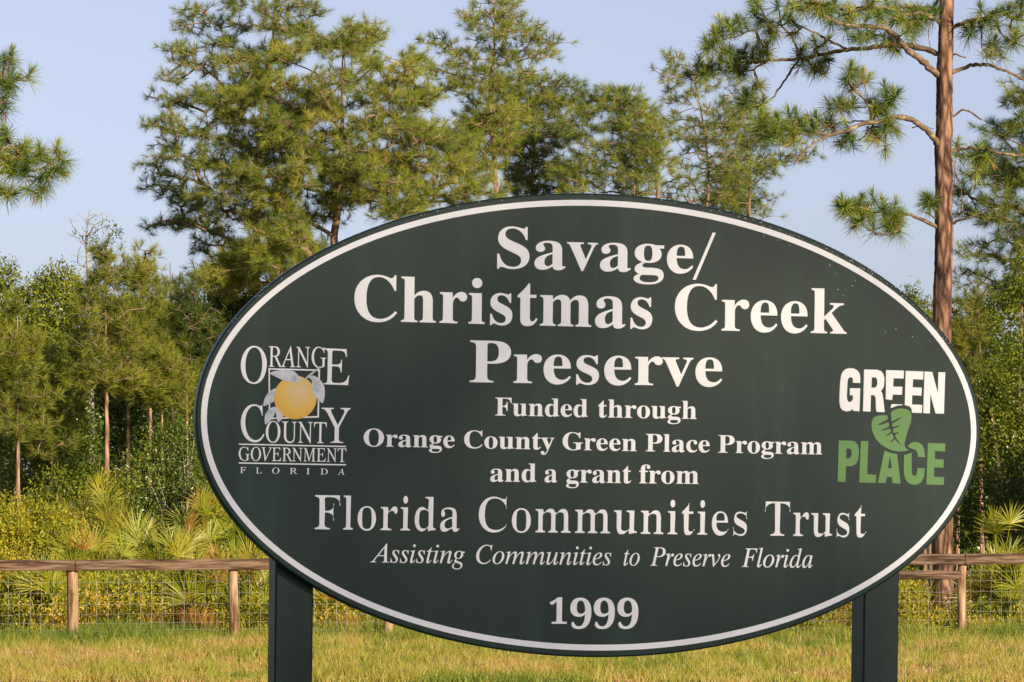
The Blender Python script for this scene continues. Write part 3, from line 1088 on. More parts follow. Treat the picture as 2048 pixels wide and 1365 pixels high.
pine('pine_tree', 'sparse pine at the right of the row with a limb reaching over open sky', [(1500, 1200), (1500, 422), (1501, 300), (1500, 215)], 118,
     z6([(460, 560), (700, 600), (760, 760), (900, 800), (905, 850), (800, 890), (650, 940), (620, 1000), (500, 1080), (420, 1100), (380, 950), (420, 760)]),
     .12, 17, 48, 12, (.62, .62, .28), L=.28, w=.0072, nn=37, tint=.40, depth=.6, tip=.009, lo=.5)
pine('pine_tree', 'low pine top peeping over the sign rim beneath the sparse pine', [(1474, 1200), (1474, 400), (1476, 370)], 121,
     z6([(420, 960), (560, 1000), (640, 1060), (655, 1110), (620, 1200), (560, 1180), (300, 1120), (330, 1020)]),
     .11, 18, 26, 12, (.6, .6, .25), L=.27, w=.0072, nn=37, tint=.45, depth=.6, lo=.6)
pine('pine_tree', 'dense pine crown at the right edge behind the near pine trunk', [(2085, 1200), (2085, 700), (2088, 400), (2095, 120)], 86,
     [(2048, 150), (2020, 235), (1982, 262), (1975, 300), (1912, 335), (1905, 420), (1965, 480), (1905, 530), (1900, 600), (1960, 640), (2150, 650), (2250, 400), (2180, 120), (2090, 60)],
     .2, 19, 150, 16, (.6, .6, .25), L=.28, w=.0072, nn=42, tint=.36, depth=.7)


# ---- the near pine on the right and the one entering at the left: limbs drawn one by one
def near_pine(name, label, trunk, radii, Y, limbs, tufts, seed, L=.31, w=.008, nn=115, conv=z6, twig=.55):
    rng = np.random.default_rng(seed)
    tl = trunk_line(trunk, Y, 40, seed, .008)
    root = empty(name, (tl[0][0], tl[0][1], 0))
    tag(root, label, 'pine tree')
    org = root.location[:]
    tr = np.interp(tl[:, 2], radii[0], radii[1])
    tl2 = np.stack([np.interp(np.linspace(0, 39, 240), np.arange(40), tl[:, k]) for k in range(3)], 1)
    tr2 = np.interp(np.linspace(0, 39, 240), np.arange(40), tr)
    v, f = tube(tl2, tr2, 28, rng, .022)
    np_mesh('trunk', v, f, M['bark'], root, smooth=True, origin=org)
    sk = Skel(tl)
    acc = Acc()
    nodes = []
    for pts, r0, r1, d0, d1 in limbs:
        q = conv(pts)
        n = len(q)
        q = np.array([P(a, b, Y + d0 + (d1 - d0) * (k / max(n - 1, 1)) ** .8) for k, (a, b) in enumerate(q)])
        # smooth
        s = np.concatenate([[0], np.cumsum(np.linalg.norm(np.diff(q, axis=0), axis=1))])
        m = max(6, int(s[-1] / .07))
        out = []
        for tt in np.linspace(0, n - 1.0001, m):
            i = int(tt); u = tt - i
            a, b, c, d = q[max(i - 1, 0)], q[i], q[min(i + 1, n - 1)], q[min(i + 2, n - 1)]
            out.append(.5 * (2 * b + (c - a) * u + (2 * a - 5 * b + 4 * c - d) * u * u + (3 * b - a - 3 * c + d) * u ** 3))
        out = np.array(out)
        out[1:-1] += rng.normal(0, .010, (m - 2, 3))
        rr = .78 * np.linspace(r0, r1, m) * (1 + rng.normal(0, .07, m))
        v, f = tube(out, rr, 8)
        acc.add(v, f)
        nodes.append(out)
    A = np.concatenate(nodes)
    tp, td, tt = [], [], []
    for (a, b) in tufts:
        a, b = conv([(a, b)])[0]
        tgt = np.array([P(a, b, Y + y) for y in (0,)])[0]
        ap = A[:, :]
        pxs = (ap[:, 0] / ap[:, 1]) * F + W / 2
        pys = HOR - (ap[:, 2] - EYE) / ap[:, 1] * F
        i = int(np.argmin((pxs - a) ** 2 + (pys - b) ** 2))
        base = A[i]
        n_sub = 2 if rng.random() < twig else 1
        q = P(a, b, base[1] + rng.normal(0, .18))
        for k in range(n_sub):
            qq = q if k == 0 else q + rng.normal(0, .16, 3)
            mid = (base + qq) / 2 + np.array([0, 0, -.10 * np.linalg.norm(qq - base)]) + rng.normal(0, .02, 3)
            m = 7
            s = np.linspace(0, 1, m)[:, None]
            pp = base * (1 - s) ** 2 + 2 * mid * s * (1 - s) + qq * s * s
            v, f = tube(pp, np.linspace(.017, .010, m), 6)
            acc.add(v, f)
            dv = unit((qq - mid)[None])[0] + np.array([0, 0, .55]) + rng.normal(0, .18, 3)
            tp.append(qq); td.append(dv)
            tt.append(np.clip(.45 + rng.normal(0, .19), .02, .85))
    o = acc.build('branches', M['limb'], root, smooth=True, origin=org)
    tp, td, tt = np.array(tp), np.array(td), np.array(tt)
    a2 = Acc()
    v, f, t = needles(tp, td, rng, nn, L, w, tt, (6, 118), .22, .14)
    a2.add(v, f, t)
    # bright upright new growth at the tip of each tuft
    v, f, t = needles(tp + unit(td) * .03, td, rng, 26, L * .5, w, np.clip(tt + .32, 0, .82), (2, 32), .0, .02)
    a2.add(v, f, t)
    # a few browned needles low on the twigs
    k = rng.random(len(tp)) < .35
    v, f, t = needles(tp[k] - unit(td[k]) * .1, td[k], rng, 14, L * .8, w, np.full(k.sum(), .97), (60, 130), .35, .05)
    a2.add(v, f, t)
    a2.build('crown', M['needles_near'], root, origin=org)
    return root


limbs = [
    ([(1590, 420), (1480, 330), (1400, 270), (1320, 180), (1250, 148), (1100, 140), (950, 90), (880, -30)], .085, .03, 0, -1.2),
    ([(1590, 300), (1480, 265), (1330, 245), (1200, 262), (1060, 275), (900, 310), (780, 325), (640, 335), (540, 345), (440, 320)], .07, .022, 0, 1.0),
    ([(810, 325), (770, 390), (740, 430), (680, 520), (600, 580), (540, 590)], .032, .014, .8, .9),
    ([(810, 320), (795, 250), (760, 180), (700, 130), (640, 110)], .032, .016, .8, .6),
    ([(830, 150), (900, 180), (980, 220), (1070, 265)], .02, .03, -.2, .1),
    ([(640, 335), (560, 380), (470, 395), (380, 385), (290, 380)], .026, .014, .9, 1.3),
    ([(700, 140), (600, 150), (500, 190), (400, 215), (340, 230)], .024, .013, .6, .4),
    ([(960, 300), (978, 350), (960, 405), (900, 350)], .02, .012, .5, .6),
    ([(900, 310), (890, 270), (960, 245), (985, 300)], .018, .012, .5, .3),
    ([(1590, 800), (1555, 765), (1520, 720), (1440, 660), (1340, 638), (1290, 668), (1180, 672), (1080, 712), (980, 738), (880, 790), (830, 850), (800, 890)], .085, .02, 0, -.9),
    ([(950, 735), (880, 722), (800, 722), (700, 750), (620, 740)], .03, .016, -.6, -1.1),
    ([(1205, 670), (1195, 580), (1130, 500), (1090, 450), (1075, 425)], .036, .014, -.3, -.2),
    ([(1195, 600), (1260, 565), (1330, 545)], .018, .012, -.3, -.5),
    ([(1180, 580), (1120, 590), (1050, 580)], .018, .012, -.3, .1),
    ([(1190, 690), (1180, 740), (1120, 770), (1000, 775)], .026, .013, -.4, -.1),
    ([(1200, 700), (1240, 735), (1280, 700)], .018, .012, -.4, -.6),
    ([(1430, 700), (1480, 690), (1550, 705)], .014, .010, -.1, -.2),
    ([(1290, 665), (1150, 665), (1040, 668), (960, 710)], .024, .012, -.3, .2),
    ([(1590, 1265), (1500, 1205), (1400, 1170), (1340, 1180)], .05, .028, 0, -.6),
    ([(1380, 1170), (1360, 1230), (1340, 1265), (1250, 1278), (1180, 1240), (1140, 1190)], .032, .014, -.5, -.9),
    ([(1340, 1180), (1240, 1160), (1150, 1150), (1070, 1120)], .022, .012, -.6, -.7),
    ([(1640, 405), (1720, 370), (1800, 352), (1880, 365), (1960, 395), (2060, 440), (2200, 460)], .05, .028, 0, .8),
    ([(1640, 160), (1740, 115), (1820, 105), (1880, 65), (1960, 90), (2060, 115), (2200, 150)], .05, .026, 0, -.6),
    ([(1890, 90), (1920, 190), (1980, 230), (2060, 265)], .022, .013, -.2, -.3),
    ([(1810, 110), (1810, 230), (1830, 300), (1890, 322), (1930, 290)], .018, .011, -.1, -.4),
    ([(1640, 298), (1680, 300), (1726, 315)], .026, .018, 0, -.2),
    ([(1640, 640), (1700, 602), (1760, 622), (1810, 655)], .026, .020, 0, -.3),
    ([(1640, 830), (1740, 810), (1850, 820), (1950, 845), (2060, 850), (2250, 830)], .04, .028, 0, -.5),
    ([(1640, 1225), (1730, 1190), (1820, 1165), (1900, 1140)], .030, .018, 0, -.6),
    ([(1650, 860), (1675, 960), (1700, 1060), (1712, 1180)], .014, .009, -.1, -.3),
    ([(1590, 130), (1500, 80), (1380, 85), (1270, 130)], .05, .03, 0, -.5),
    ([(1590, 60), (1430, 40), (1300, 45), (1150, 42), (1020, 40), (900, 30)], .045, .02, 0, .8),
    ([(1590, 1200), (1540, 1180), (1500, 1160)], .022, .018, 0, -.2),
    ([(1590, 1150), (1550, 1140), (1530, 1100)], .014, .010, 0, -.2),
    ([(1520, 110), (1520, 180), (1530, 260)], .012, .010, -.2, -.2),
]
tufts = [(560, 40), (585, 20), (520, 130), (480, 110), (440, 150), (380, 175), (350, 170), (350, 235), (310, 225), (400, 270), (440, 275), (480, 300), (520, 270), (560, 290), (590, 240), (600, 300), (640, 260), (670, 200),
         (380, 340), (420, 340), (460, 360), (330, 350), (270, 330), (260, 380), (290, 400), (480, 390), (620, 120), (660, 140), (740, 70), (770, 20), (760, 100), (820, 50), (790, 130), (900, 20), (860, 30), (940, 60), (980, 60), (1010, 20), (1050, 50), (1090, 70), (1110, 110), (1080, 150),
         (600, 460), (560, 505), (530, 530), (580, 560), (620, 550), (500, 560), (840, 260), (900, 220), (830, 340), (900, 360), (940, 380), (910, 280), (960, 330),
         (1140, 190), (1190, 200), (1230, 190), (1280, 210), (1320, 200), (1310, 240), (1160, 50), (1190, 20), (1230, 60), (1260, 90), (1340, 20), (1400, 40), (1440, 60), (1480, 50), (1420, 110), (1460, 120), (1500, 100), (1410, 160), (1440, 190), (1530, 70), (1300, 70), (1370, 110), (1550, 30),
         (600, 670), (640, 650), (620, 700), (680, 690), (700, 650), (740, 680), (760, 620), (800, 620), (820, 690), (850, 680), (890, 690), (910, 640), (960, 670), (990, 650), (650, 740), (700, 720), (770, 710), (1000, 690),
         (1090, 400), (1120, 400), (1065, 440), (1190, 430), (1020, 570), (1050, 555), (1090, 575), (1110, 560), (1330, 500), (1310, 545), (1290, 520), (1210, 550), (1230, 590), (1250, 610), (1290, 620), (1290, 690), (1240, 735), (1310, 660), (1080, 740), (1050, 770), (1110, 770), (1330, 700),
         (1050, 1085), (1030, 1120), (1090, 1120), (1080, 1160), (1150, 1100), (1130, 1150), (1180, 1130), (1200, 1170), (1270, 1105), (1280, 1150), (1340, 1110), (1330, 1160), (1370, 1160), (1290, 1230), (1330, 1220), (1220, 1240), (1160, 1190), (1300, 1190),
         (1760, 140), (1800, 130), (1850, 110), (1890, 130), (1740, 190), (1970, 150), (1990, 200), (1960, 230), (1870, 240), (1850, 290), (1910, 300), (2030, 20), (2010, 0), (1960, 50),
         (1680, 775), (1750, 850), (1690, 850), (1520, 1085), (1540, 1120), (1790, 860), (1840, 860)]
near_pine('pine_tree', 'nearest pine with tall straight reddish trunk right of the sign', [(1884, 1236), (1885, 1100), (1884, 640), (1886, 560), (1888, 400), (1887, 300), (1890, 200), (1889, 150), (1892, 100), (1894, -40), (1897, -300)],
          ([-.2, 0.0, .6, 2.0, 5.5, 8.5, 10.2, 12.8], [.28, .24, .195, .178, .172, .160, .146, .11]), 66.5, limbs, tufts, 31)

left_l = [([(-260, 330), (-150, 280), (-60, 210), (-10, 170), (20, 165)], .06, .015, 0, .4),
          ([(-260, 420), (-160, 380), (-60, 350), (0, 345), (50, 345), (90, 335), (118, 318)], .06, .014, 0, -.3),
          ([(0, 345), (40, 352), (75, 355), (80, 375)], .02, .01, -.2, -.3),
          ([(-60, 350), (-20, 360), (5, 378)], .02, .012, -.2, -.2),
          ([(20, 345), (30, 320), (25, 290)], .018, .011, -.2, -.2),
          ([(-40, 195), (-10, 200), (8, 205)], .02, .012, .3, .3),
          ([(-260, 300), (-330, 250), (-420, 230)], .06, .02, 0, .5),
          ([(-260, 150), (-200, 90), (-120, 60)], .05, .02, 0, .5),
          ([(-260, 200), (-330, 140), (-400, 120)], .05, .02, 0, .5)]
left_t = [(8, 122), (-8, 135), (22, 150), (30, 158), (5, 165), (15, 175), (-10, 170), (2, 215), (-5, 225), (10, 205), (-12, 200), (0, 275), (8, 270), (15, 300), (38, 300), (50, 290), (55, 305), (80, 298), (85, 310), (118, 308), (125, 325), (112, 340), (122, 345), (95, 350), (82, 355), (30, 335), (18, 340), (50, 340), (85, 378), (-2, 375), (8, 385), (5, 320), (-10, 300), (-15, 330),
          (-60, 200), (-90, 250), (-120, 300), (-80, 340), (-130, 370), (-120, 60), (-160, 80), (-200, 70), (-330, 250), (-400, 230), (-420, 220), (-350, 150), (-400, 110), (-60, 180)]
near_pine('pine_tree', 'pine outside the left picture edge, only two bristly branch ends in view', [(-262, 1240), (-262, 600), (-260, 200), (-258, -40)], ([-.2, 0, 2, 10], [.22, .2, .17, .11]), 60.0, left_l, left_t, 33, conv=lambda p: p)


# ------------------------------------------------------------------ leafy plants
def leaf_quads(c, out, rng, per, spread, ln, wd, tint, tvar=.12, flat=.55):
    """sprigs at c (n,3): per leaves each"""
    n = len(c)
    N = n * per
    g = rng.normal(size=(N, 3)) * spread
    p = np.repeat(c, per, 0) + g
    d = unit(rng.normal(size=(N, 3)) + np.repeat(out, per, 0) * .8)
    up = unit(rng.normal(size=(N, 3)) * (1 - flat) + np.repeat(out, per, 0) * .5 + np.array([0, 0, .8]))
    s = unit(np.cross(d, up))
    L = ln * rng.uniform(.6, 1.2, N)[:, None]
    Wd = wd * rng.uniform(.7, 1.2, N)[:, None]
    nrm = np.cross(s, d)
    a = p
    b = p + d * L * .5 + s * Wd * .5 + nrm * L * .08
    cc = p + d * L - nrm * L * .06
    e = p + d * L * .5 - s * Wd * .5 + nrm * L * .08
    v = np.stack([a, b, cc, e], 1).reshape(-1, 3)
    f = (np.arange(N) * 4)[:, None] + np.array([[0, 1, 2, 3]])
    t = np.clip(np.repeat(tint, per) + rng.normal(0, tvar, N), 0, 1)
    return v, f, np.repeat(t, 4)


def lobes_points(lobes, rng, dens, shell=.55):
    """sprig points on and within a set of lumpy ellipsoids, none below ground"""
    C, O = [], []
    for (c, r) in lobes:
        n = int(dens * (r[0] * r[1] + r[0] * r[2] + r[1] * r[2]))
        d = unit(rng.normal(size=(n, 3)))
        k = shell + (1 - shell) * rng.random((n, 1)) ** .6
        # lumps
        lump = 1 + .16 * np.sin(d[:, :1] * 7 + c[0] * 5) * np.cos(d[:, 1:2] * 6 + c[2] * 3) + .10 * rng.normal(size=(n, 1))
        q = np.asarray(c) + d * np.asarray(r) * k * lump
        ok = q[:, 2] > .04
        C.append(q[ok]); O.append(d[ok])
    return np.concatenate(C), np.concatenate(O)


def shrub(name, label, lobes, seed, dens=55, per=9, spread=.07, ln=.075, wd=.036, tint=.45, mat='leaf', cat='shrub', stems=4, group=None, limb='limb_far', trunk_r=.02, tvar=.12, patch=.14):
    rng = np.random.default_rng(seed)
    lobes = [(np.array(c, float), np.array(r, float)) for c, r in lobes]
    base = np.mean([c for c, _ in lobes], 0)
    base[2] = 0
    root = empty(name, base)
    tag(root, label, cat, group)
    C, O = lobes_points(lobes, rng, dens)
    tn = tint + patch * (rng.normal(size=len(C)) * .5 + 2.0 * (vnoise(C[:, 0] + C[:, 1] * .3, C[:, 2], .5, seed + 1) - .5))
    v, f, t = leaf_quads(C, O, rng, per, spread, ln, wd, tn, tvar)
    a = Acc()
    p0, p1, r0, r1 = [], [], [], []
    for c, r in lobes:
        k = max(1, int(stems * r[0] / 1.2))
        for _ in range(k):
            tip = c + unit(rng.normal(size=3)[None])[0] * r * .8
            if tip[2] < .1: continue
            b0 = base + np.array([rng.normal(0, .12), rng.normal(0, .12), 0])
            mid = (b0 + tip) / 2 + rng.normal(0, .12, 3) + np.array([0, 0, .1])
            s = np.linspace(0, 1, 7)[:, None]
            q = b0 * (1 - s) ** 2 + 2 * mid * s * (1 - s) + tip * s * s
            rr = np.linspace(trunk_r, trunk_r * .25, 7)
            vv, ff = tube(q, rr, 6)
            a.add(vv, ff)
    a.build('stems' if cat == 'shrub' else 'trunk', M[limb], root, smooth=True, origin=base)
    np_mesh('foliage' if cat == 'shrub' else 'crown', v, f, M[mat], root, t, origin=base)
    return root


def lob(px_, py_, Y, rx, rz, ry=None):
    m = Y / F
    return (P(px_, py_, Y), (rx * m, (ry or rx) * m, rz * m))


# broadleaf trees at the wood edge, left
shrub('broadleaf_tree', 'bright green leafy tree with rounded top left of the pale bare tree', [lob(105, 610, 88, 60, 60), lob(60, 640, 88, 55, 60), lob(120, 565, 88, 38, 34), lob(90, 720, 88, 85, 80), lob(100, 830, 88, 80, 90)], 41, 170, 11, .11, .11, .055, .62, cat='broadleaf tree', trunk_r=.07, stems=2)
shrub('broadleaf_tree', 'leafy tree at the left picture edge, tip level with the bare tree', [lob(8, 555, 92, 30, 34), lob(-10, 620, 92, 50, 60), lob(0, 720, 92, 60, 90), lob(0, 840, 92, 70, 80)], 42, 170, 11, .11, .11, .055, .55, cat='broadleaf tree', trunk_r=.06, stems=2)
shrub('broadleaf_tree', 'darker round broadleaf tree against the left rim of the sign', [lob(470, 650, 98, 60, 70), lob(430, 620, 98, 50, 50), lob(480, 590, 98, 50, 40), lob(430, 740, 98, 70, 80), lob(400, 850, 98, 70, 80)], 43, 170, 11, .11, .11, .055, .30, cat='broadleaf tree', trunk_r=.07, stems=2)  # lower leaf tint, darker green crown
shrub('broadleaf_tree', 'leafy tree filling the gap between two slim pine trunks at left', [lob(120, 740, 80, 70, 70), lob(100, 840, 80, 85, 80), lob(150, 920, 80, 70, 70), lob(60, 930, 80, 60, 60)], 44, 170, 11, .10, .10, .05, .30, cat='broadleaf tree', trunk_r=.06, stems=2)
# right
shrub('broadleaf_tree', 'glossy green oak at the right picture edge beside the sign', [lob(2040, 800, 74, 85, 110), lob(2040, 650, 74, 70, 80), lob(2010, 860, 74, 65, 80), lob(2060, 560, 74, 50, 60), lob(1990, 930, 74, 48, 40), lob(2080, 900, 74, 80, 70), lob(1985, 770, 74, 30, 30)], 45, 220, 10, .09, .085, .045, .47, cat='broadleaf tree', trunk_r=.08, stems=2)
shrub('broadleaf_tree', 'small leafy tree top beside the tall near pine, above the sign rim', [lob(1825, 615, 96, 26, 34), lob(1850, 650, 96, 40, 40), lob(1822, 585, 96, 10, 14), lob(1870, 700, 96, 60, 60), lob(1880, 800, 96, 70, 90)], 46, 170, 10, .10, .10, .05, .52, cat='broadleaf tree', trunk_r=.05, stems=2)

# young pines, left
yk = dict(mat='young', clump=(.42, .42, .26), L=.22, w=.009, nn=34, up=1.3, rise=.55, tip=.006, nt=30, group='young pines at the wood edge')
def cone(x, top, bot, w, sk=0.0):
    return [(x + sk, top), (x + w * .25, top + (bot - top) * .15), (x + w * .62, top + (bot - top) * .4), (x + w, top + (bot - top) * .7), (x + w * .8, bot), (x - w * .8, bot), (x - w, top + (bot - top) * .7), (x - w * .62, top + (bot - top) * .4), (x - w * .25, top + (bot - top) * .15)]
pine('young_pine', 'slim young pine with longest bare trunk left of the glossy shrub', [(217, 1210), (215, 970), (213, 800), (212, 640), (212, 490)], 74, cone(212, 484, 770, 69), .075, 51, 44, 13, tint=0.56, lo=.35, **yk)
pine('young_pine', 'young pine on thin straight stem nearest the left picture edge', [(36, 1210), (36, 970), (36, 800), (34, 600)], 72, cone(34, 600, 860, 61), .062, 52, 33, 13, tint=0.54, lo=.4, **yk)
pine('young_pine', 'young pine with pale stem touching the left rim of the sign', [(374, 1210), (374, 860), (375, 720), (376, 600)], 78, cone(376, 575, 725, 50), .062, 53, 31, 14, tint=.14, lo=.45, **yk)  # dark needle tint paints in this crown's deep shade
pine('young_pine', 'bushy young pine with drooping lower branches above the glossy shrub', [(326, 1210), (325, 850), (323, 760), (322, 690)], 75, cone(322, 690, 800, 54), .058, 54, 24, 14, tint=0.62, lo=.4, **yk)
pine('young_pine', 'young pine with upright candles on top between bare tree and big crowns', [(300, 1210), (300, 850), (298, 640), (292, 500)], 82, cone(292, 490, 760, 59), .07, 55, 40, 14, tint=0.65, lo=.4, **yk)
pine('young_pine', 'young pine just right of the bare tree, behind the slim long trunk', [(256, 1210), (256, 850), (256, 620), (255, 515)], 86, cone(255, 512, 780, 57), .07, 56, 33, 14, tint=.5, lo=.4, **yk)
pine('young_pine', 'young pine coloured dark for shade, with spreading top at the foot of the big crowns', [(345, 1210), (345, 850), (342, 640), (340, 525)], 84, cone(340, 530, 790, 57), .07, 57, 36, 14, tint=.14, lo=.4, **yk)  # deep shade painted into the low needle tint
pine('young_pine', 'low young pine between the two slimmest stems at left', [(105, 1210), (105, 900), (104, 690)], 76, cone(104, 690, 900, 57), .055, 58, 25, 13, tint=0.52, lo=.4, **yk)
pine('young_pine', 'young pine at right between near trunk and oak', [(1965, 1210), (1960, 850), (1958, 560)], 84, cone(1955, 560, 880, 57), .07, 59, 43, 14, tint=.5, lo=.3, **yk)
pine('young_pine', 'reddish young pine below the small tree top at the right rim', [(1915, 1210), (1915, 850), (1914, 620)], 88, cone(1914, 620, 940, 49), .06, 60, 36, 13, tint=0.65, lo=.3, **yk)


# pale bare tree
def bare_tree():
    rng = np.random.default_rng(71)
    Y = 90
    q = np.array([P(a, b, Y) for a, b in [(186, 1190), (182, 800), (178, 600), (176, 530), (172, 480), (176, 440), (180, 420)]])
    q[0][2] = -.1
    root = empty('bare_tree', (q[0][0], q[0][1], 0))
    tag(root, 'pale nearly leafless tree sticking up above the green wood at left', 'bare tree')
    org = root.location[:]
    v, f = tube(q, [.10, .08, .055, .04, .028, .018, .008], 9)
    np_mesh('trunk', v, f, M['grey_limb'], root, smooth=True, origin=org)
    sk = Skel([q[0] + (q[-1] - q[0]) * 0 + (np.array([np.interp(t, np.linspace(0, 1, 7), q[:, k]) for k in range(3)]) - q[0]) for t in np.linspace(0, 1, 30)])
    tips = []
    for _ in range(75):
        a = rng.uniform(0, 1)
        x = 180 + rng.normal(0, 20) + (1 - a) * rng.choice([-28, 35]) * rng.random()
        y = 425 + a * 110
        tips.append(P(x, y, Y + rng.normal(0, .35)))
    tips += [P(a, b, Y) for a, b in ((132, 466), (140, 475), (150, 480), (226, 462), (240, 470), (214, 452), (202, 450), (244, 475), (230, 480))]
    for t in tips:
        i = sk.attach(t, 14, .8, .15, .5)
        e = sk.path(i, t, rng, .2, .10, .08)
        sk.leaf.append(e)
    v, f = sk.limb_mesh(.0055, .45, .03, 5)
    np_mesh('branches', v, f, M['grey_limb'], root, origin=org)
    c = np.array([P(a + rng.normal(0, 7), b + rng.normal(0, 5), Y + rng.normal(0, .2)) for a, b in [(228, 470), (238, 470), (215, 455), (205, 452), (170, 470), (176, 488), (180, 476), (190, 510), (196, 505), (222, 478)] for _ in range(3)])
    v, f, t = leaf_quads(c, np.tile([[0, 0, 1.0]], (len(c), 1)), rng, 8, .06, .09, .045, np.full(len(c), .35))
    np_mesh('leaves', v, f, M['leaf'], root, t, origin=org)


bare_tree()

# ------------------------------------------------------------------ far wood (one mass)
def far_wood():
    rng = np.random.default_rng(81)
    lobes = []
    for x in np.arange(-24, 26, 1.5):
        for k in range(3):
            Y = 102 + rng.uniform(0, 8)
            pxl = x / Y * F + W / 2
            topz = 7.6 if pxl < 560 else (7.4 if pxl > 1860 else 6.0)
            topz += rng.normal(0, .45)
            for z in np.arange(.8, topz - .9, 1.5):
                lobes.append((np.array([x + rng.normal(0, .6), Y, z + rng.normal(0, .3)]), np.array([1.25, 1.25, 1.0]) * rng.uniform(.8, 1.25)))
            lobes.append((np.array([x + rng.normal(0, .6), Y, topz - .8]), np.array([1.1, 1.1, .8])))
    C, O = lobes_points(lobes, rng, 26, .6)
    tn = .24 + .45 * (vnoise(C[:, 0], C[:, 2], 1.6, 82) - .5) + rng.normal(0, .08, len(C))
    v, f, t = leaf_quads(C, O, rng, 7, .16, .2, .10, tn)
    o = np_mesh('background_wood', v, f, M['leaf'], None, t)
    tag(o, 'dense green wood closing the view behind the pines and shrubs', 'wood', kind='stuff')


far_wood()

# ------------------------------------------------------------------ shrubs and palmettos behind the fence
shrub('glossy_shrub', 'big glossy leaved shrub with pale twigs left of the sign', [lob(335, 905, 61, 55, 52), lob(370, 880, 61, 40, 38), lob(300, 960, 61, 62, 60), lob(375, 960, 61, 60, 60), lob(340, 1030, 61, 85, 60), lob(415, 1010, 60, 55, 50), lob(460, 1070, 59, 55, 45)], 91, dens=300, per=9, spread=.07, ln=.075, wd=.036, tint=.42, mat='gloss_leaf', limb='grey_limb', stems=10, trunk_r=.028)
shrub('scrub_bush', 'yellow green rounded bush nearest the left picture edge', [lob(40, 1040, 58, 60, 50), lob(95, 1060, 58, 55, 50), lob(10, 1080, 57, 60, 60)], 92, dens=320, tint=.58, mat='scrub')
shrub('scrub_bush', 'feathery grey green bush between the two slim pine stems', [lob(105, 975, 66, 34, 40), lob(90, 1010, 66, 40, 40), lob(125, 1020, 66, 34, 30)], 93, dens=280, tint=.32, mat='scrub')
shrub('scrub_bush', 'olive bush at the foot of the longest bare pine stem', [lob(190, 990, 65, 45, 40), lob(240, 980, 66, 40, 36), lob(215, 1020, 65, 55, 40)], 94, dens=280, tint=.42, mat='scrub')
shrub('scrub_bush', 'dark leafy bush above the rail beside the sign rim', [lob(505, 1085, 57, 32, 36), lob(480, 1105, 57, 40, 34)], 95, dens=320, tint=.22, mat='leaf')
shrub('scrub_bush', 'low sprawling bush under the wire between the two left posts', [lob(280, 1190, 53, 75, 45), lob(230, 1215, 53, 45, 36), lob(340, 1170, 53.5, 50, 40)], 96, dens=320, tint=.45, mat='scrub')
shrub('scrub_bush', 'bushy yellow growth under the wire at the left picture edge', [lob(40, 1190, 53, 70, 48), lob(100, 1180, 53, 50, 40), lob(-20, 1210, 53, 50, 50)], 97, dens=320, tint=.55, mat='scrub')
shrub('scrub_bush', 'bush beneath the oak at the right, leaves coloured dark for shade', [lob(1980, 1020, 70, 60, 60), lob(2040, 1030, 70, 60, 70), lob(1935, 1050, 70, 40, 50), lob(2060, 960, 72, 60, 50)], 98, dens=240, tint=.12, mat='leaf')  # low leaf tint paints in the dense shade under the oak


def undergrowth():
    rng = np.random.default_rng(101)
    n = 30000
    y = rng.uniform(51.0, 66, n)
    x = rng.uniform(-1, 1, n) * (0.158 * y + .6)
    h = (.50 + 1.15 * np.clip((y - 51.2) / 11, 0, 1)) * (.35 + 1.05 * vnoise(x, y, .9, 6)) 
    right = np.clip((x - 5.5) / 1.0, 0, 1)
    h = h * (1 - .55 * right)
    pxu = x / y * F + W / 2
    h = np.where((pxu > 1840) & (pxu < 1935), h * .10, h)
    z = h * (rng.random(n) ** .5)
    hole = vnoise(x + .2 * y, z * 1.3 + .3 * y, .26, 12)
    ok = (hole > .36) | (rng.random(n) < .12)
    x, y, z, n = x[ok], y[ok], z[ok], int(ok.sum())
    C = np.stack([x, y, z], 1)
    O = unit(np.stack([rng.normal(0, .4, n), -np.abs(rng.normal(0, .4, n)), np.ones(n)], 1))
    tn = .56 + 1.0 * (vnoise(x, y * .7, .9, 7) - .5) + .45 * (vnoise(x, z, .3, 9) - .5) + rng.normal(0, .08, n)
    v, f, t = leaf_quads(C, O, rng, 11, .085, .070, .030, tn, .15)
    a = Acc()
    a.add(v, f, t)
    # upright stalks and tall grasses among the leaves
    n = 9000
    y = rng.uniform(51.0, 64, n)
    x = rng.uniform(-1, 1, n) * (0.158 * y + .6)
    hh = (.5 + .9 * np.clip((y - 51.2) / 10, 0, 1)) * rng.uniform(.5, 1.25, n)
    pxu = x / y * F + W / 2
    hh = np.where((pxu > 1845) & (pxu < 1925), hh * .12, hh)
    hh = np.where(x > 5.5, hh * .6, hh)
    v, f, t = blades(x, y, hh, np.full(n, .012), rng.uniform(.05, .5, n), np.clip(rng.normal(.68, .2, n), 0, 1), rng)
    a.add(v, f, t)
    o = a.build('undergrowth', M['scrub'])
    tag(o, 'tangled yellow green scrub filling the ground behind the fence', 'undergrowth', kind='stuff')


undergrowth()


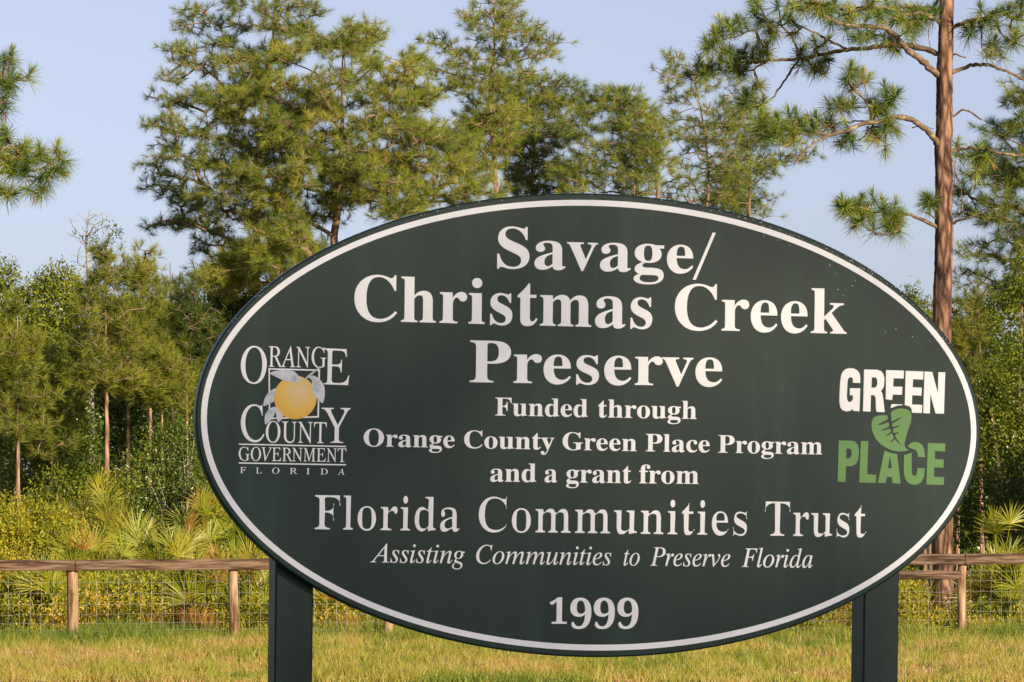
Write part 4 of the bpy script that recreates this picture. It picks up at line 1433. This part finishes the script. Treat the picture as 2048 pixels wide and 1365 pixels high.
def fan(base, tip, rng, nb, L, acc, tint, stalk):
    """one palmetto fan: arching stalk and pleated blades spreading from its end"""
    d = tip - base
    mid = (base + tip) / 2 + np.array([0, 0, .12 * np.linalg.norm(d)])
    s = np.linspace(0, 1, 6)[:, None]
    q = base * (1 - s) ** 2 + 2 * mid * s * (1 - s) + tip * s * s
    v, f = tube(q, np.linspace(.011, .006, 6), 5)
    stalk.add(v, f, tint * .8 + .1)
    ax = unit((q[-1] - q[-2])[None])[0]
    ax = unit((ax + np.array([rng.normal(0, .25), rng.normal(0, .25), rng.normal(.45, .2)]))[None])[0]
    side = np.cross(ax, rng.normal(size=3) + np.array([0, -.5, .1]))
    side /= np.linalg.norm(side)
    nr = np.cross(side, ax)
    an = np.linspace(-1, 1, nb) * R(rng.uniform(60, 100))
    dr = ax[None] * np.cos(an)[:, None] + side[None] * np.sin(an)[:, None] + nr[None] * (.22 * np.abs(np.sin(an)))[:, None] + rng.normal(0, .05, (nb, 3))
    dr = unit(dr)
    ln = L * (1 - .28 * (np.abs(an) / R(120)) ** 2) * rng.uniform(.88, 1.08, nb)
    wv = unit(np.cross(dr, nr[None] + rng.normal(0, .25, (nb, 3)))) * .5
    b0 = np.repeat(tip[None], nb, 0)
    m = b0 + dr * (ln * .5)[:, None]
    e = b0 + dr * ln[:, None] + np.array([0, 0, -1.0]) * (ln * .10)[:, None]
    w = L * .034
    v = np.stack([b0 - wv * w * .5, b0 + wv * w * .5, m + wv * w, m - wv * w, e], 1).reshape(-1, 3)
    o = (np.arange(nb) * 5)[:, None]
    acc.add(v, [o + np.array([[0, 1, 2, 3]]), o + np.array([[3, 2, 4]])], np.repeat(np.clip(tint + rng.normal(0, .14, nb), 0, 1), 5))


def palmetto(label, px_, Y, h, nf, nd, seed, L=.54, tint=.68):
    nd = (nd + 1) // 2
    h *= 1.18
    rng = np.random.default_rng(seed)
    base = P(px_, HOR, Y)
    base[2] = 0
    root = empty('saw_palmetto', base)
    tag(root, label, 'palmetto', 'saw palmettos behind the fence')
    g, st, dd = Acc(), Acc(), Acc()
    for k in range(nf):
        a = rng.uniform(0, 2 * math.pi)
        r = rng.uniform(.1, .75) * h * .55
        tip = base + np.array([math.cos(a) * r, math.sin(a) * r, h * rng.uniform(.45, 1.0) * (1 - .35 * r / (h * .5 + .1))])
        fan(base + rng.normal(0, .06, 3) * np.array([1, 1, 0]), tip, rng, int(rng.integers(22, 32)), L * rng.uniform(.8, 1.15), g, np.clip(tint + rng.normal(0, .18), 0, 1), st)
    for k in range(nd):
        a = rng.uniform(math.pi, 2 * math.pi)
        r = rng.uniform(.3, .8) * h * .6
        tip = base + np.array([math.cos(a) * r, math.sin(a) * r, h * rng.uniform(.4, .92)])
        fan(base, tip, rng, int(rng.integers(14, 20)), L * rng.uniform(.8, 1.1), dd, rng.random(), st)
    st.build('stalks', M['frond'], root, origin=base)
    g.build('fronds', M['frond'], root, origin=base)
    if nd: dd.build('dead_fronds', M['dead'], root, origin=base)
    return root


for args in [
    ('yellow saw palmetto behind the rail near the left picture edge', 70, 59, 1.35, 14, 0, 125),
    ('saw palmetto in the gap between the scrub bushes above the first post', 265, 60, 1.4, 16, 0, 126),
    ('saw palmetto under the wire left of the first fence post', 95, 52.4, .8, 10, 0, 127),
    ('wide yellow saw palmetto between the rail and the olive bush', 175, 56.5, 1.3, 16, 0, 128),
    ('bright saw palmetto above the rail between the two left fence posts', 300, 57.5, 1.45, 18, 0, 129),
    ('bright saw palmetto above the second fence post', 480, 55, 1.25, 16, 0, 130),
    ('tall yellow saw palmetto in front of the glossy shrub', 210, 61, 2.05, 18, 0, 111),
    ('saw palmetto left of the tallest yellow one, over the scrub', 150, 60, 1.75, 16, 0, 112),
    ('saw palmetto with orange dead fans against the left rim of the sign', 400, 57, 1.75, 16, 6, 113),
    ('upright saw palmetto half hidden by the lower left sign rim', 450, 58, 1.95, 16, 2, 114),
    ('broad green saw palmetto spreading just above the rail', 330, 55.5, 1.45, 18, 1, 115),
    ('saw palmetto with one orange fan above the first fence post', 200, 55, 1.35, 12, 3, 116),
    ('star shaped saw palmetto behind the second fence post', 425, 52.6, .95, 14, 1, 117),
    ('saw palmetto beside the left sign post, rusty fans at its foot', 510, 52.4, 1.0, 14, 6, 118),
    ('spiky yellow saw palmetto right of the right fence post', 2012, 53.2, .95, 22, 2, 119),
    ('green saw palmetto seen between rail and brace behind the right sign post', 1780, 57, .9, 10, 0, 120),
    ('shaded saw palmetto under the oak at right', 2010, 63, 1.6, 14, 0, 121),
    ('saw palmetto cut by the left picture edge', 8, 58, 1.7, 16, 0, 122),
    ('low saw palmetto under the sign board right of the left post', 640, 52.6, .95, 14, 4, 123),
]:
    palmetto(*args)


def dry_clump(label, px_, Y, h, seed):
    rng = np.random.default_rng(seed)
    b = P(px_, HOR, Y); b[2] = 0
    n = 150
    x = rng.normal(0, .10, n); y = rng.normal(0, .08, n)
    v, f, t = blades(x, y, h * rng.uniform(.5, 1.1, n), np.full(n, .010), rng.uniform(.0, .45, n), rng.random(n), rng)
    o = np_mesh('dry_grass_clump', v, f, M['dead'], None, t)
    o.location = b
    tag(o, label, 'grass clump', 'dry grass clumps along the fence')


dry_clump('tall rusty grass clump midway between the two left fence posts', 368, 51.0, .75, 131)
dry_clump('shorter rusty grass clump left of the tallest one', 315, 51.1, .5, 132)
dry_clump('leaning rusty grass clump close to the second fence post', 405, 50.9, .5, 133)
dry_clump('rusty grass clump right of the left sign post', 700, 51.0, .4, 134)
dry_clump('rusty grass clump by the right sign post', 1690, 52, .5, 135)

# tiny white flowers in the grass
def flowers():
    m = solid_mat('white_petals', (.8, .78, .7), .6)
    a = Acc()
    st = np.arange(10) / 10 * 2 * math.pi
    r = np.where(np.arange(10) % 2 == 0, .014, .008)
    top = np.stack([np.cos(st) * r, np.sin(st) * r, np.full(10, .10)], 1)
    low = np.stack([np.cos(st) * .005, np.sin(st) * .005, np.full(10, .09)], 1)
    i = np.arange(10); j = (i + 1) % 10
    a.add(np.vstack([top, low]), [np.stack([i, i + 10, j + 10, j], 1), np.array([list(range(10))])])
    v, f = tube(np.array([[0, 0, 0], [.003, 0, .05], [0, 0, .091]]), [.001, .001, .001], 5)
    a.add(v, f)
    proto = a.build('white_flower', m)
    spots = [(62, 1312), (277, 1311), (365, 1303), (487, 1300), (1480, 1290), (1562, 1277), (1410, 1340), (1368, 1341), (1880, 1345), (1812, 1330), (655, 1296), (1180, 1330), (1590, 1357), (1955, 1300)]
    for k, (x, y) in enumerate(spots):
        o = proto if k == 0 else proto.copy()
        if k: COL.objects.link(o)
        Y = EYE * F / (y + 8 - HOR)
        p = P(x, y + 8, Y)
        o.location = (p[0], p[1], 0)
        tag(o, 'tiny white flower standing in the mown grass', 'flower', 'white flowers in the grass')


flowers()

# ------------------------------------------------------------------ unseen tree added behind the camera, crown shaped to part-shade the sign
hs = np.array([sdir.x, sdir.y]) / math.hypot(sdir.x, sdir.y)
pp = np.array([hs[1] * -1, hs[0]])                # sideways, as seen along the sun
def shade(label, D, side, drop, seed, rad):
    rng = np.random.default_rng(seed)
    b = sc_c[:2] + hs * D + pp * side
    zc = sc_c[2] + D * math.tan(R(SUN_EL)) - drop
    root = empty('broadleaf_tree', (b[0], b[1], 0))
    tag(root, label, 'broadleaf tree')
    v, f = tube([[b[0], b[1], -.2], [b[0] + .2, b[1], zc * .5], [b[0], b[1] + .2, zc + rad * .5]], [.5, .36, .1], 10)
    np_mesh('trunk', v, f, M['limb'], root, smooth=True, origin=root.location[:])
    C, O = lobes_points([((b[0], b[1], zc), (rad, rad, rad))], rng, 33, .05)
    v, f, t = leaf_quads(C, O, rng, 6, .25, .36, .22, np.full(len(C), .45))
    np_mesh('crown', v, f, M['leaf'], root, t, origin=root.location[:])


shade('unseen tall oak added behind the viewer to shade the sign', 70.0, -2.9, 2.35, 141, 5.0)


# unseen oak added past the right edge to shade the ground under the oak
def off_oak():
    rng = np.random.default_rng(151)
    c = np.array([14.3, 65.0, 3.6])
    lobes = [(tuple(c + rng.normal(0, .75, 3) * np.array([1, 1, .8])), (1.5, 1.5, 1.3)) for _ in range(9)]
    shrub('broadleaf_tree', 'unseen oak added just outside the right picture edge for its shade', lobes, 152, dens=150, per=9, spread=.12, ln=.13, wd=.065, tint=.4, cat='broadleaf tree', trunk_r=.10, stems=2)


off_oak()
